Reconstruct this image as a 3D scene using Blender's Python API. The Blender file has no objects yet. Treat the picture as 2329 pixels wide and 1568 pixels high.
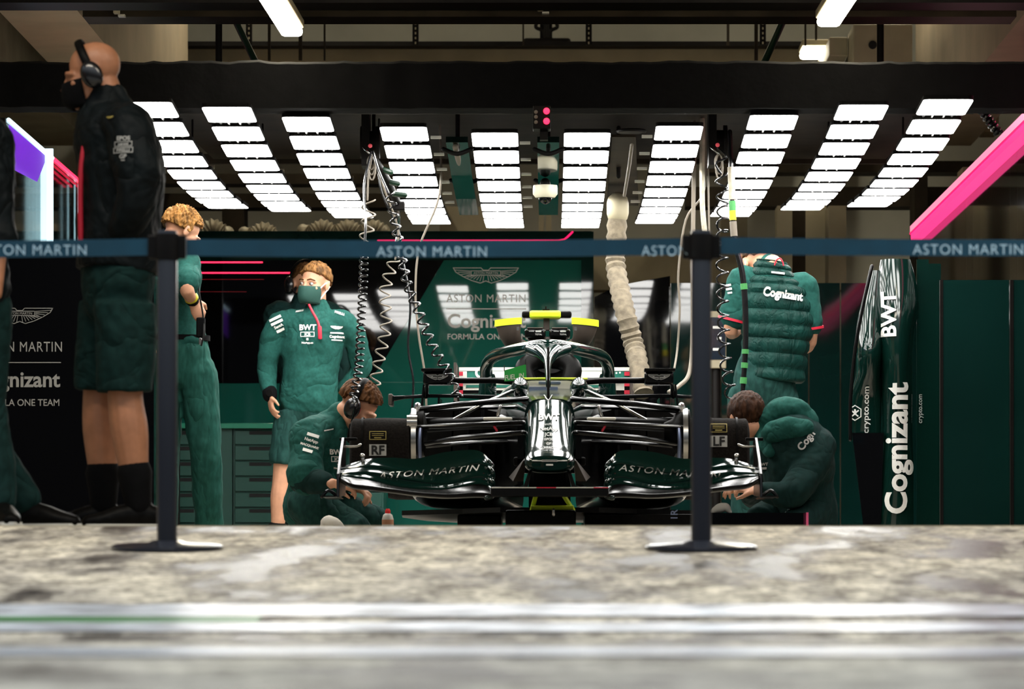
import bpy, bmesh, math, random
from mathutils import Vector, Matrix, noise
from mathutils.bvhtree import BVHTree
V = Vector
rnd = random.Random(7)
SC = bpy.context.scene
PANEL_LIGHT = 15.0     # radiance of the white panels over the car
TUBE_LIGHT = 36.0
SKY = 1.45
APRON_FILL = 165.0
COL = SC.collection

# ------------------------------------------------------------------ camera, sky and added fill light, exposure
# telephoto seen from the pit lane, garage floor is z = 0, the lane lies a little lower; the garage runs along +Y
FPX, VX, VY, CZ = 9700.0, 1250.0, 1340.0, -0.223
cam_d = bpy.data.cameras.new('camera')
cam = bpy.data.objects.new('camera', cam_d)
COL.objects.link(cam)
cam.location = (0, 0, CZ)
cam.rotation_euler = (math.pi / 2, 0, 0)
cam_d.sensor_width = 36.0
cam_d.lens = FPX / 2329.0 * 36.0
cam_d.shift_x = -(VX - 1164.5) / 2329.0
cam_d.shift_y = (VY - 784.0) / 2329.0
cam_d.clip_end = 200
cam_d.dof.use_dof = True
cam_d.dof.focus_distance = 23.0
cam_d.dof.aperture_fstop = 5.0
SC.camera = cam
world = bpy.data.worlds.new('overcast_sky')
SC.world = world
world.use_nodes = True
_wn, _wl = world.node_tree.nodes, world.node_tree.links
bg = _wn['Background']
# overcast sky: bright overhead, dark towards the horizon where stands and pit wall close it off
_tc = _wn.new('ShaderNodeTexCoord')
_sx = _wn.new('ShaderNodeSeparateXYZ')
_wr = _wn.new('ShaderNodeValToRGB')
_wl.new(_tc.outputs['Generated'], _sx.inputs[0])
_wl.new(_sx.outputs['Z'], _wr.inputs['Fac'])
_wr.color_ramp.elements[0].position = 0.10
_wr.color_ramp.elements[0].color = (0.012, 0.013, 0.015, 1)
_wr.color_ramp.elements[1].position = 0.75
_wr.color_ramp.elements[1].color = (0.80, 0.90, 1.0, 1)
_wl.new(_wr.outputs['Color'], bg.inputs['Color'])
bg.inputs['Strength'].default_value = SKY
SC.view_settings.view_transform = 'Standard'
SC.view_settings.look = 'None'
SC.view_settings.exposure = 0.0
SC.view_settings.gamma = 1.0
SC.view_settings.use_curve_mapping = False

# added warm fill lamps, unseen, brightening the apron from under the overhang
for _x in (-2.6, 2.6):
    _l = bpy.data.lights.new('apron_fill_lamp', 'AREA')
    _l.shape, _l.size, _l.size_y = 'RECTANGLE', 3.6, .3
    _l.energy, _l.color = APRON_FILL, (1.0, .90, .74)
    _o = bpy.data.objects.new('apron_fill_lamp', _l)
    COL.objects.link(_o)
    _o.location = (_x, 13.6, 5.3)


def P(x, y, d):
    """World point at distance d (metres from the camera plane) measured at photo position x, y."""
    return V(((x - VX) * d / FPX, d, CZ + (VY - y) * d / FPX))


def S(d):
    return FPX / d


# ------------------------------------------------------------------ materials
MATS = {}


def mat(name, col, rough=0.5, metal=0.0, coat=0.0, emit=0.0, bump=None, var=0.0, vscale=6.0, ior=1.5, sheen=0.0, stretch=None, col2=None, sss=0.0):
    m = bpy.data.materials.new(name)
    m.use_nodes = True
    nt = m.node_tree
    b = nt.nodes['Principled BSDF']
    b.inputs['Base Color'].default_value = (*col, 1)
    b.inputs['Roughness'].default_value = rough
    b.inputs['Metallic'].default_value = metal
    b.inputs['Coat Weight'].default_value = coat
    b.inputs['Coat Roughness'].default_value = 0.04
    b.inputs['IOR'].default_value = ior
    if sheen:
        b.inputs['Sheen Weight'].default_value = sheen
    if emit:
        b.inputs['Emission Color'].default_value = (*col, 1)
        b.inputs['Emission Strength'].default_value = emit
    tc = nt.nodes.new('ShaderNodeTexCoord')
    mp = nt.nodes.new('ShaderNodeMapping')
    nt.links.new(tc.outputs['Object'], mp.inputs['Vector'])
    if stretch:
        mp.inputs['Scale'].default_value = stretch
    if var or col2:
        n = nt.nodes.new('ShaderNodeTexNoise')
        n.inputs['Scale'].default_value = vscale
        n.inputs['Detail'].default_value = 5
        nt.links.new(mp.outputs['Vector'], n.inputs['Vector'])
        r = nt.nodes.new('ShaderNodeValToRGB')
        r.color_ramp.elements[0].position = 0.35
        r.color_ramp.elements[1].position = 0.65
        a = tuple(max(0, c * (1 - var)) for c in col)
        c2 = col2 if col2 else tuple(c * (1 + var) for c in col)
        r.color_ramp.elements[0].color = (*a, 1)
        r.color_ramp.elements[1].color = (*c2, 1)
        nt.links.new(n.outputs['Fac'], r.inputs['Fac'])
        nt.links.new(r.outputs['Color'], b.inputs['Base Color'])
    if bump:
        n2 = nt.nodes.new('ShaderNodeTexNoise')
        n2.inputs['Scale'].default_value = bump[0]
        n2.inputs['Detail'].default_value = 3
        n2.inputs['Distortion'].default_value = bump[3] if len(bump) > 3 else 0.0
        nt.links.new(mp.outputs['Vector'], n2.inputs['Vector'])
        bp = nt.nodes.new('ShaderNodeBump')
        bp.inputs['Strength'].default_value = bump[1]
        bp.inputs['Distance'].default_value = bump[2] if len(bump) > 2 else 0.01
        if len(bump) > 3:   # cloth: broad creases where the noise folds over, plus a finer rumple
            s1 = nt.nodes.new('ShaderNodeMath')
            s1.operation = 'SUBTRACT'
            s1.inputs[1].default_value = .5
            s2 = nt.nodes.new('ShaderNodeMath')
            s2.operation = 'ABSOLUTE'
            s3 = nt.nodes.new('ShaderNodeMath')
            s3.operation = 'POWER'
            s3.inputs[1].default_value = .7
            nt.links.new(n2.outputs['Fac'], s1.inputs[0])
            nt.links.new(s1.outputs[0], s2.inputs[0])
            nt.links.new(s2.outputs[0], s3.inputs[0])
            nt.links.new(s3.outputs[0], bp.inputs['Height'])
        else:
            nt.links.new(n2.outputs['Fac'], bp.inputs['Height'])
        nt.links.new(bp.outputs['Normal'], b.inputs['Normal'])
    MATS[name] = m
    return m


mat('team_green', (0.014, 0.078, 0.064), 0.85, bump=(3.2, 0.55, 0.085, .6), var=0.15, vscale=60, stretch=(1.1, 1.1, 1.0))
mat('dark_team_green', (0.006, 0.024, 0.022), 0.85, bump=(3.4, 0.55, 0.085, .6), var=0.2, vscale=30)
mat('trouser_green', (0.013, 0.050, 0.043), 0.85, bump=(3, 0.55, 0.085, .6), var=0.2, vscale=35, stretch=(1.4, 1.4, .7))
mat('light_trouser_green', (0.016, 0.082, 0.064), 0.85, bump=(3, 0.55, 0.085, .6), var=0.2, vscale=35, stretch=(1.6, 1.6, .5))
mat('black_cloth', (0.0025, 0.0025, 0.003), 0.9, bump=(14, 0.5, 0.01), var=0.2, vscale=20)
mat('puffer_black', (0.0035, 0.006, 0.007), 0.6, bump=(4, 0.55, 0.085, .5), var=0.3, vscale=12)
mat('puffer_green', (0.005, 0.036, 0.029), 0.5, bump=(14, 0.9, 0.02, .8), var=0.25, vscale=14, stretch=(1, 1, .5))
mat('skin', (0.60, 0.30, 0.18), 0.5, var=0.08, vscale=20, bump=(60, 0.15, 0.002))
mat('tan_skin', (0.40, 0.17, 0.085), 0.5, var=0.1, vscale=20, bump=(60, 0.15, 0.002))
mat('lips', (0.42, 0.13, 0.10), 0.45)
mat('blond_hair', (0.27, 0.13, 0.036), 0.6, bump=(90, 0.8, 0.006), var=0.55, vscale=45, stretch=(1, 1, .25))
mat('brown_hair', (0.10, 0.042, 0.014), 0.6, bump=(90, 0.8, 0.006), var=0.5, vscale=55, stretch=(1, 1, .25))
mat('dark_hair', (0.035, 0.014, 0.006), 0.6, bump=(90, 0.8, 0.006), var=0.5, vscale=55, stretch=(1, 1, .25))
mat('ginger_hair', (0.17, 0.08, 0.025), 0.6, bump=(90, 0.8, 0.006), var=0.55, vscale=45, stretch=(1, 1, .25))
mat('eye_white', (0.42, 0.39, 0.36), 0.3)
mat('eye_dark', (0.03, 0.02, 0.012), 0.15)
mat('mask_green', (0.008, 0.055, 0.042), 0.8, bump=(30, 0.4, 0.005))
mat('white_strap', (0.8, 0.8, 0.78), 0.6)
mat('red_trim', (0.55, 0.015, 0.04), 0.5)
mat('white_print', (0.80, 0.79, 0.75), 0.55)
mat('grey_print', (0.42, 0.42, 0.40), 0.55)
mat('gold_print', (0.36, 0.28, 0.06), 0.5)
mat('car_green', (0.0022, 0.016, 0.012), 0.10, ior=1.6)
mat('carbon', (0.003, 0.003, 0.0031), 0.20, var=0.3, vscale=60, ior=1.4)
mat('matt_carbon', (0.004, 0.0038, 0.0035), 0.42, var=0.3, vscale=30, ior=1.3)
mat('brown_plastic', (0.040, 0.028, 0.020), 0.55, var=0.15)
mat('lime', (0.62, 0.80, 0.015), 0.5)
mat('cover_felt', (0.009, 0.0075, 0.0065), 0.95, bump=(120, 0.6, 0.004), var=0.4, vscale=90)
mat('steel', (0.55, 0.54, 0.52), 0.25, metal=1.0)
mat('blue_steel', (0.30, 0.36, 0.55), 0.3, metal=0.8)
mat('wing_green', (0.012, 0.17, 0.12), 0.35, coat=0.6)
mat('cream', (0.70, 0.68, 0.60), 0.4)
mat('panel_green', (0.014, 0.140, 0.105), 0.03, ior=1.6, bump=(1.3, 0.02, 0.02))
mat('panel_dark_green', (0.004, 0.026, 0.022), 0.04, ior=1.6, bump=(1.5, 0.04, 0.02), var=0.1, vscale=2)
mat('gloss_black', (0.0025, 0.0025, 0.003), 0.03, ior=1.6, bump=(1.3, 0.02, 0.02))
mat('cabinet_green', (0.012, 0.082, 0.062), 0.4, coat=0.2)
mat('worktop_green', (0.03, 0.28, 0.17), 0.25, coat=0.4)
mat('slot_black', (0.003, 0.003, 0.003), 0.7)
mat('black_metal', (0.007, 0.006, 0.0055), 0.5, var=0.2, vscale=8)
mat('brown_steel', (0.030, 0.023, 0.015), 0.6, var=0.3, vscale=4)
mat('beige_concrete', (0.36, 0.31, 0.21), 0.9, var=0.12, vscale=3, bump=(40, 0.2, 0.005))
mat('pale_concrete', (0.44, 0.36, 0.25), 0.9, var=0.1, vscale=2, bump=(40, 0.2, 0.005))
mat('grey_wall', (0.50, 0.50, 0.44), 0.9, var=0.12, vscale=1.5)
mat('dark_ceiling', (0.10, 0.09, 0.07), 0.9, var=0.2, vscale=1)
mat('beige_metal', (0.42, 0.37, 0.25), 0.6, var=0.08, vscale=5)
mat('green_pipe', (0.004, 0.026, 0.012), 0.35)
mat('foil_duct', (0.52, 0.47, 0.36), 0.5, metal=0.3, bump=(30, 0.6, 0.01), var=0.15, vscale=25)
mat('canvas_duct', (0.17, 0.14, 0.095), 0.85, bump=(30, 0.6, 0.01), var=0.25, vscale=25)
mat('board_green', (0.003, 0.010, 0.008), 0.06, ior=1.5)
mat('hose_black', (0.006, 0.006, 0.007), 0.25, coat=0.4)
mat('hose_grey', (0.20, 0.17, 0.13), 0.5)
mat('tape_green', (0.06, 0.30, 0.08), 0.5)
mat('tape_yellow', (0.75, 0.62, 0.02), 0.5)
mat('sign_green', (0.010, 0.30, 0.040), 0.5)
mat('camera_white', (0.62, 0.58, 0.44), 0.4)
mat('belt_teal', (0.002, 0.060, 0.105), 0.6, bump=(30, 0.3, 0.004), var=0.1, vscale=10)
mat('belt_print', (0.62, 0.86, 0.98), 0.6)
mat('post_black', (0.012, 0.014, 0.022), 0.28, coat=0.3)
mat('bottle_white', (0.78, 0.76, 0.72), 0.4)
mat('red_plastic', (0.75, 0.02, 0.02), 0.4)
mat('rag_white', (0.62, 0.60, 0.54), 0.9, bump=(20, 0.5, 0.01))
mat('pink_plastic', (0.9, 0.12, 0.30), 0.5)
mat('led_panel', (1.0, 0.985, 0.95), 0.4, emit=PANEL_LIGHT)
mat('tube_light', (1.0, 0.90, 0.68), 0.4, emit=TUBE_LIGHT)
mat('led_red', (1.0, 0.02, 0.07), 0.4, emit=3)
mat('led_pink', (1.0, 0.05, 0.26), 0.4, emit=1.1)
mat('led_pale_pink', (1.0, 0.32, 0.50), 0.4, emit=.95)
mat('led_hot', (1.0, 0.01, 0.13), 0.4, emit=1.2)
mat('led_white', (0.62, 0.88, 1.0), 0.4, emit=1.8)
mat('led_violet', (0.22, 0.02, 0.85), 0.4, emit=0.55)
mat('led_lilac', (0.62, 0.25, 1.0), 0.4, emit=3.0)
mat('button_pink', (0.8, 0.10, 0.12), 0.4, emit=0.4)
mat('screen', (0.010, 0.016, 0.030), 0.1, coat=0.5)
mat('road_white', (0.16, 0.16, 0.17), 0.3, var=0.1, vscale=2.2, col2=(.86, .90, .95), bump=(60, .2, .004), stretch=(1.6, 3, 1))
mat('road_green', (0.06, 0.20, 0.07), 0.4, var=0.3, vscale=3)
mat('road_dark', (0.05, 0.045, 0.05), 0.3, var=0.4, vscale=2, col2=(.30, .27, .26), stretch=(1, 2, 1))

for _n in ('black_cloth', 'puffer_black', 'team_green', 'dark_team_green', 'trouser_green', 'light_trouser_green', 'cover_felt', 'puffer_green', 'brown_steel', 'black_metal', 'dark_hair', 'brown_hair', 'matt_carbon', 'blond_hair', 'ginger_hair'):
    MATS[_n].node_tree.nodes['Principled BSDF'].inputs['Specular IOR Level'].default_value = .12


def glass_mat():
    m = bpy.data.materials.new('dark_glass')
    m.use_nodes = True
    nt = m.node_tree
    nt.nodes.remove(nt.nodes['Principled BSDF'])
    out = nt.nodes['Material Output']
    g = nt.nodes.new('ShaderNodeBsdfGlossy')
    g.inputs['Roughness'].default_value = 0.05
    g.inputs['Color'].default_value = (.9, .9, .9, 1)
    t = nt.nodes.new('ShaderNodeBsdfTransparent')
    t.inputs['Color'].default_value = (.45, .52, .50, 1)
    f = nt.nodes.new('ShaderNodeFresnel')
    f.inputs['IOR'].default_value = 1.5
    mx = nt.nodes.new('ShaderNodeMixShader')
    nt.links.new(f.outputs[0], mx.inputs[0])
    nt.links.new(t.outputs[0], mx.inputs[1])
    nt.links.new(g.outputs[0], mx.inputs[2])
    nt.links.new(mx.outputs[0], out.inputs['Surface'])
    MATS['dark_glass'] = m


glass_mat()


def floor_mat():
    m = bpy.data.materials.new('worn_wet_asphalt')
    m.use_nodes = True
    nt = m.node_tree
    b = nt.nodes['Principled BSDF']
    N, L = nt.nodes.new, nt.links.new
    tc = N('ShaderNodeTexCoord')

    def nz(scale, detail, stretch, rough=.6):
        mp = N('ShaderNodeMapping')
        mp.inputs['Scale'].default_value = stretch
        L(tc.outputs['Object'], mp.inputs['Vector'])
        n = N('ShaderNodeTexNoise')
        n.inputs['Scale'].default_value = scale
        n.inputs['Detail'].default_value = detail
        n.inputs['Roughness'].default_value = rough
        L(mp.outputs['Vector'], n.inputs['Vector'])
        return n.outputs['Fac']

    def ramp(fac, stops):
        r = N('ShaderNodeValToRGB')
        e = r.color_ramp.elements
        while len(e) < len(stops):
            e.new(0.5)
        for k, (p, c) in enumerate(stops):
            e[k].position = p
            e[k].color = (*c, 1)
        L(fac, r.inputs['Fac'])
        return r.outputs['Color']
    big = nz(3.2, 7, (1.0, .30, 1), .62)
    mid = nz(8, 7, (1, .35, 1), .65)
    fine = nz(30, 8, (1, .5, 1), .7)
    base = ramp(fine, [(.30, (.13, .12, .10)), (.46, (.45, .415, .35)), (.62, (.78, .72, .61))])
    wear = ramp(big, [(.38, (.13, .125, .125)), (.47, (.70, .69, .69)), (.60, (1.1, 1.08, 1.02))])
    mx = N('ShaderNodeMix')
    mx.data_type = 'RGBA'
    mx.blend_type = 'MULTIPLY'
    mx.inputs['Factor'].default_value = 1
    L(base, mx.inputs['A'])
    L(wear, mx.inputs['B'])
    m2 = N('ShaderNodeMix')
    m2.data_type = 'RGBA'
    m2.blend_type = 'MULTIPLY'
    m2.inputs['Factor'].default_value = 1
    L(mx.outputs['Result'], m2.inputs['A'])
    L(ramp(mid, [(.38, (.42, .41, .41)), (.50, (.9, .9, .9)), (.6, (1.1, 1.1, 1.1))]), m2.inputs['B'])
    L(m2.outputs['Result'], b.inputs['Base Color'])
    L(ramp(big, [(.40, (.36, .36, .36)), (.52, (.80, .80, .80))]), b.inputs['Roughness'])
    b.inputs['Specular IOR Level'].default_value = .30
    bp = N('ShaderNodeBump')
    bp.inputs['Strength'].default_value = .12
    bp.inputs['Distance'].default_value = .006
    L(fine, bp.inputs['Height'])
    L(bp.outputs['Normal'], b.inputs['Normal'])
    MATS['asphalt'] = m


floor_mat()


# ------------------------------------------------------------------ mesh building
def catmull(pts, n):
    """n points per span through a list of equal-length tuples."""
    pts = [tuple(p) for p in pts]
    out = []
    m = len(pts)
    for i in range(m - 1):
        p0, p1, p2, p3 = pts[max(i - 1, 0)], pts[i], pts[i + 1], pts[min(i + 2, m - 1)]
        for k in range(n):
            t = k / n
            out.append(tuple(.5 * (2 * b + (c - a) * t + (2 * a - 5 * b + 4 * c - d) * t * t + (3 * b - a - 3 * c + d) * t ** 3)
                             for a, b, c, d in zip(p0, p1, p2, p3)))
    out.append(pts[-1])
    return out


class MB:
    def __init__(s):
        s.v, s.f = [], []

    def add(s, vs, fs):
        o = len(s.v)
        s.v += [V(v) for v in vs]
        s.f += [tuple(i + o for i in f) for f in fs]
        return s

    def box(s, c, size, rot=None):
        c = V(c)
        h = [x / 2 for x in size]
        vs = [V((sx * h[0], sy * h[1], sz * h[2])) for sx in (-1, 1) for sy in (-1, 1) for sz in (-1, 1)]
        if rot is not None:
            vs = [rot @ v for v in vs]
        return s.add([v + c for v in vs], [(0, 1, 3, 2), (4, 6, 7, 5), (0, 4, 5, 1), (2, 3, 7, 6), (0, 2, 6, 4), (1, 5, 7, 3)])

    def mm(s, lo, hi):
        lo, hi = V(lo), V(hi)
        return s.box((lo + hi) / 2, hi - lo)

    def px(s, x0, y0, x1, y1, d0, d1):
        """box whose near face, at distance d0, spans photo positions x0..x1, y0..y1"""
        a, b = P(x0, y1, d0), P(x1, y0, d0)
        return s.mm((a.x, d0, a.z), (b.x, d1, b.z))

    def rings(s, rings, closed=False, cap=True):
        n = len(rings[0])
        vs = [v for r in rings for v in r]
        fs = []
        m = len(rings)
        for i in range(m if closed else m - 1):
            for j in range(n):
                a, b = i * n + j, i * n + (j + 1) % n
                c, d = ((i + 1) % m) * n + (j + 1) % n, ((i + 1) % m) * n + j
                fs.append((a, b, c, d))
        if cap and not closed:
            fs.append(tuple(range(n - 1, -1, -1)))
            fs.append(tuple(range((m - 1) * n, m * n)))
        return s.add(vs, fs)

    def tube(s, pts, rad, n=14, side=None, round_cap=True, smooth=0):
        pts = [V(p) for p in pts]
        if not isinstance(rad, (list, tuple)):
            rad = [rad] * len(pts)
        rad = [(r, r) if not isinstance(r, (tuple, list)) else tuple(r) for r in rad]
        if smooth:
            q = catmull([(*p, *r) for p, r in zip(pts, rad)], smooth)
            pts = [V(t[:3]) for t in q]
            rad = [(max(t[3], 1e-4), max(t[4], 1e-4)) for t in q]
        m = len(pts)
        tans = [(pts[min(i + 1, m - 1)] - pts[max(i - 1, 0)]).normalized() for i in range(m)]
        n1 = None
        rings = []

        def ring(p, a, b, r, k=1.0):
            return [p + a * (r[0] * k * math.cos(2 * math.pi * j / n)) + b * (r[1] * k * math.sin(2 * math.pi * j / n)) for j in range(n)]
        fr = []
        for i in range(m):
            t = tans[i]
            if side is not None:
                a = V(side) - V(side).dot(t) * t
            elif n1 is None:
                a = t.orthogonal()
            else:
                a = n1 - n1.dot(t) * t
            if a.length < 1e-6:
                a = t.orthogonal()
            n1 = a.normalized()
            fr.append((n1, t.cross(n1)))
        if round_cap:
            r = rad[0]
            for k in (85, 60, 30):
                q = math.radians(k)
                rings.append(ring(pts[0] - tans[0] * min(r) * math.sin(q), *fr[0], r, math.cos(q)))
        for i in range(m):
            rings.append(ring(pts[i], *fr[i], rad[i]))
        if round_cap:
            r = rad[-1]
            for k in (30, 60, 85):
                q = math.radians(k)
                rings.append(ring(pts[-1] + tans[-1] * min(r) * math.sin(q), *fr[-1], r, math.cos(q)))
        return s.rings(rings)

    def ball(s, c, r, M=None, nu=18, nv=12):
        c = V(c)
        r = (r, r, r) if not isinstance(r, (tuple, list)) else r
        rings = []
        for i in range(nv + 1):
            th = math.pi * max(min(i / nv, .999), .001)
            ring = []
            for j in range(nu):
                ph = 2 * math.pi * j / nu
                p = V((r[0] * math.sin(th) * math.cos(ph), r[1] * math.sin(th) * math.sin(ph), r[2] * math.cos(th)))
                ring.append((M @ p if M is not None else p) + c)
            rings.append(ring)
        return s.rings(rings)

    def prism(s, poly, ext):
        """poly: list of 3D points (planar), ext: vector of thickness"""
        poly = [V(p) for p in poly]
        ext = V(ext)
        n = len(poly)
        vs = poly + [p + ext for p in poly]
        fs = [tuple(range(n)), tuple(range(2 * n - 1, n - 1, -1))]
        fs += [(j, j + n, (j + 1) % n + n, (j + 1) % n) for j in range(n)]
        return s.add(vs, fs)

    def lathe(s, prof, c, axis='Z', n=28):
        """prof: list of (radius, height)"""
        c = V(c)
        rings = []
        for r, h in prof:
            ring = []
            for j in range(n):
                a = 2 * math.pi * j / n
                u, w = max(r, 1e-4) * math.cos(a), max(r, 1e-4) * math.sin(a)
                ring.append(c + (V((u, w, h)) if axis == 'Z' else V((u, h, w)) if axis == 'Y' else V((h, u, w))))
            rings.append(ring)
        return s.rings(rings)

    def xf(s, M):
        s.v = [M @ v for v in s.v]
        return s

    def mirror(s):
        m = MB()
        m.v = [V((-v.x, v.y, v.z)) for v in s.v]
        m.f = [tuple(reversed(f)) for f in s.f]
        return m


def origin_of(o):
    p = V((0, 0, 0))
    while o is not None:
        p += o.location
        o = o.parent
    return p


def build(name, mb, material, parent=None, smooth=True, bevel=0.0, sub=0, remesh=0.0, relax=0, disp=None, angle=40):
    me = bpy.data.meshes.new(name)
    if parent is not None:
        off = origin_of(parent)
    else:
        xs = [v.x for v in mb.v]
        ys = [v.y for v in mb.v]
        off = V(((min(xs) + max(xs)) / 2, (min(ys) + max(ys)) / 2, min(v.z for v in mb.v)))
        if name.startswith(('floor', 'ceiling', 'wall')):
            off = V((0, 0, 0))
    me.from_pydata([v - off for v in mb.v], [], mb.f)
    me.validate()
    bm = bmesh.new()
    bm.from_mesh(me)
    bmesh.ops.remove_doubles(bm, verts=bm.verts, dist=1e-5)
    bmesh.ops.recalc_face_normals(bm, faces=bm.faces)
    bm.to_mesh(me)
    bm.free()
    o = bpy.data.objects.new(name, me)
    COL.objects.link(o)
    if parent is not None:
        o.parent = parent
    else:
        o.location = off
    me.materials.append(MATS[material])
    if smooth:
        me.shade_smooth()
        if not remesh:
            me.set_sharp_from_angle(angle=math.radians(angle))
    if bevel:
        m = o.modifiers.new('soft edge', 'BEVEL')
        m.width = bevel
        m.segments = 2
        m.limit_method = 'ANGLE'
    if sub:
        m = o.modifiers.new('smooth', 'SUBSURF')
        m.levels = m.render_levels = sub
    if remesh:
        m = o.modifiers.new('fuse', 'REMESH')
        m.mode = 'VOXEL'
        m.voxel_size = remesh
        m.use_smooth_shade = True
    if relax:
        m = o.modifiers.new('relax', 'SMOOTH')
        m.factor = .5
        m.iterations = relax
    if disp:
        key = 'folds %.3f' % disp[0]
        t = bpy.data.textures.get(key) or bpy.data.textures.new(key, 'CLOUDS')
        t.noise_scale = disp[0]
        t.noise_depth = 2
        m = o.modifiers.new('folds', 'DISPLACE')
        m.texture = t
        m.texture_coords = 'LOCAL'
        m.strength = disp[1]
        m.mid_level = .5
    return o


def thing(name, label, cat, loc, group=None):
    o = bpy.data.objects.new(name, None)
    COL.objects.link(o)
    o.location = loc
    o.empty_display_size = .05
    return tag(o, label, cat, group)


def tag(o, label, cat, group=None, kind=None):
    o['label'] = label
    o['category'] = cat
    if group:
        o['group'] = group
    if kind:
        o['kind'] = kind
    return o


def struct(name, mb, material, **k):
    o = build(name, mb, material, smooth=False, **k)
    o['kind'] = 'structure'
    return o


# ------------------------------------------------------------------ lettering and marks
_txt = {}


def text_shape(s, bold=0.0, space=1.0):
    """(verts, faces) of a word, capital height 1, centred on 0,0"""
    key = (s, bold, space)
    if key in _txt:
        return _txt[key]
    cu = bpy.data.curves.new('word', 'FONT')
    cu.body = s
    cu.align_x = 'CENTER'
    cu.space_character = space
    cu.offset = bold
    cu.resolution_u = 4
    o = bpy.data.objects.new('word', cu)
    COL.objects.link(o)
    dg = bpy.context.evaluated_depsgraph_get()
    me = bpy.data.meshes.new_from_object(o.evaluated_get(dg))
    vs = [(v.co.x / .69, v.co.y / .69 - .5) for v in me.vertices]
    fs = [tuple(p.vertices) for p in me.polygons]
    bpy.data.objects.remove(o)
    bpy.data.curves.remove(cu)
    bpy.data.meshes.remove(me)
    _txt[key] = (vs, fs)
    return vs, fs


def join2(parts):
    vs, fs = [], []
    for (v, f), sx, sy, ox, oy in parts:
        o = len(vs)
        vs += [(x * sx + ox, y * sy + oy) for x, y in v]
        fs += [tuple(i + o for i in q) for q in f]
    return vs, fs


def rect2(x0, y0, x1, y1):
    return [(x0, y0), (x1, y0), (x1, y1), (x0, y1)], [(0, 1, 2, 3)]


def ribbon2(pts, w, closed=False):
    vs, fs = [], []
    n = len(pts)
    for i in range(n if closed else n - 1):
        (x0, y0), (x1, y1) = pts[i], pts[(i + 1) % n]
        l = math.hypot(x1 - x0, y1 - y0) or 1e-6
        dx, dy = (x1 - x0) / l * w / 2, (y1 - y0) / l * w / 2
        o = len(vs)
        vs += [(x0 - dx - dy, y0 - dy + dx), (x0 - dx + dy, y0 - dy - dx), (x1 + dx + dy, y1 + dy - dx), (x1 + dx - dy, y1 + dy + dx)]
        fs.append((o, o + 1, o + 2, o + 3))
    return vs, fs


def wings_shape(lw=.012, words=True):
    """winged badge, width 1, centred"""
    half = [(.0 + .04, .115), (.075, .15), (.5, .15), (.462, .085), (.345, .015), (.215, -.045), (.085, -.083), (.0, -.05)]
    out = half + [(-x, y) for x, y in reversed(half[:-1])]
    ps = [(ribbon2(out, lw, True), 1, 1, 0, 0), (ribbon2([(-.225, .105), (.225, .105), (.225, .04), (-.225, .04)], lw * .8, True), 1, 1, 0, 0)]
    for sg in (-1, 1):
        for k in range(4):
            ps.append((ribbon2([(sg * .24, .102 - .017 * k), (sg * (.475 - .05 * k), .118 - .034 * k)], lw * .7), 1, 1, 0, 0))
        for k in range(7):
            x0, x1 = .03 + .03 * k, .045 + .047 * k
            ps.append((ribbon2([(sg * x0, .035), (sg * x1, -.062 + .0135 * k)], lw * .7), 1, 1, 0, 0))
    if words:
        ps.append((text_shape('ASTON MARTIN', .0), .036, .036, 0, .0725))
    return join2(ps)


_bvh = {}


def bvh_of(o):
    if o.name not in _bvh:
        bpy.context.view_layer.update()
        dg = bpy.context.evaluated_depsgraph_get()
        ev = o.evaluated_get(dg)
        me = ev.to_mesh()
        M = o.matrix_world.copy()
        _bvh[o.name] = BVHTree.FromPolygons([M @ v.co for v in me.vertices], [tuple(p.vertices) for p in me.polygons])
        ev.to_mesh_clear()
    return _bvh[o.name]


def mark(name, shape, material, parent, org, u, v, h, onto=None, cast=None, off=.003, cell=0.0, label=None, warp=None, fit=0.0):
    """a printed mark: 2D shape scaled by h laid at org along u, v; with onto it is pressed onto that surface along cast"""
    bm = bmesh.new()
    vs = [bm.verts.new((x, y, 0)) for x, y in shape[0]]
    for f in shape[1]:
        try:
            bm.faces.new([vs[i] for i in f])
        except ValueError:
            pass
    if cell:
        bmesh.ops.triangulate(bm, faces=bm.faces)
        for _ in range(4):
            es = [e for e in bm.edges if e.calc_length() * h > cell]
            if not es:
                break
            bmesh.ops.subdivide_edges(bm, edges=es, cuts=1)
            bmesh.ops.triangulate(bm, faces=bm.faces)
    bm.verts.ensure_lookup_table()
    org, u, v = V(org), V(u).normalized(), V(v).normalized()
    nrm = u.cross(v)
    cast = V(cast).normalized() if cast is not None else -nrm
    sx = 1.0
    if fit:
        sx = fit / (h * (max(p[0] for p in shape[0]) - min(p[0] for p in shape[0])))
    pts = []
    last = None
    tree = bvh_of(onto) if onto is not None else None
    for q in bm.verts:
        x, y = q.co.x * h * sx, q.co.y * h
        if warp:
            x, y = warp(x, y)
        p = org + u * x + v * y
        if tree is not None:
            hit, n, _, _ = tree.ray_cast(p - cast * .4, cast, 1.2)
            if hit is None:
                p = p + cast * (last - p).dot(cast) if last is not None else p
            else:
                if n.dot(cast) > 0:
                    n = -n
                p = hit - cast * off + n * off * .5
                last = p
        else:
            p = p - cast * off
        pts.append(p)
    m = MB()
    idx = {q: i for i, q in enumerate(bm.verts)}
    m.add(pts, [tuple(idx[q] for q in f.verts) for f in bm.faces])
    bm.free()
    me = bpy.data.meshes.new(name)
    o0 = origin_of(parent) if parent is not None else V((0, 0, 0))
    me.from_pydata([p - o0 for p in m.v], [], m.f)
    me.materials.append(MATS[material])
    o = bpy.data.objects.new(name, me)
    COL.objects.link(o)
    o.parent = parent
    if label:
        o['label'] = label
    return o


X, Y, Z = V((1, 0, 0)), V((0, 1, 0)), V((0, 0, 1))
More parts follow.
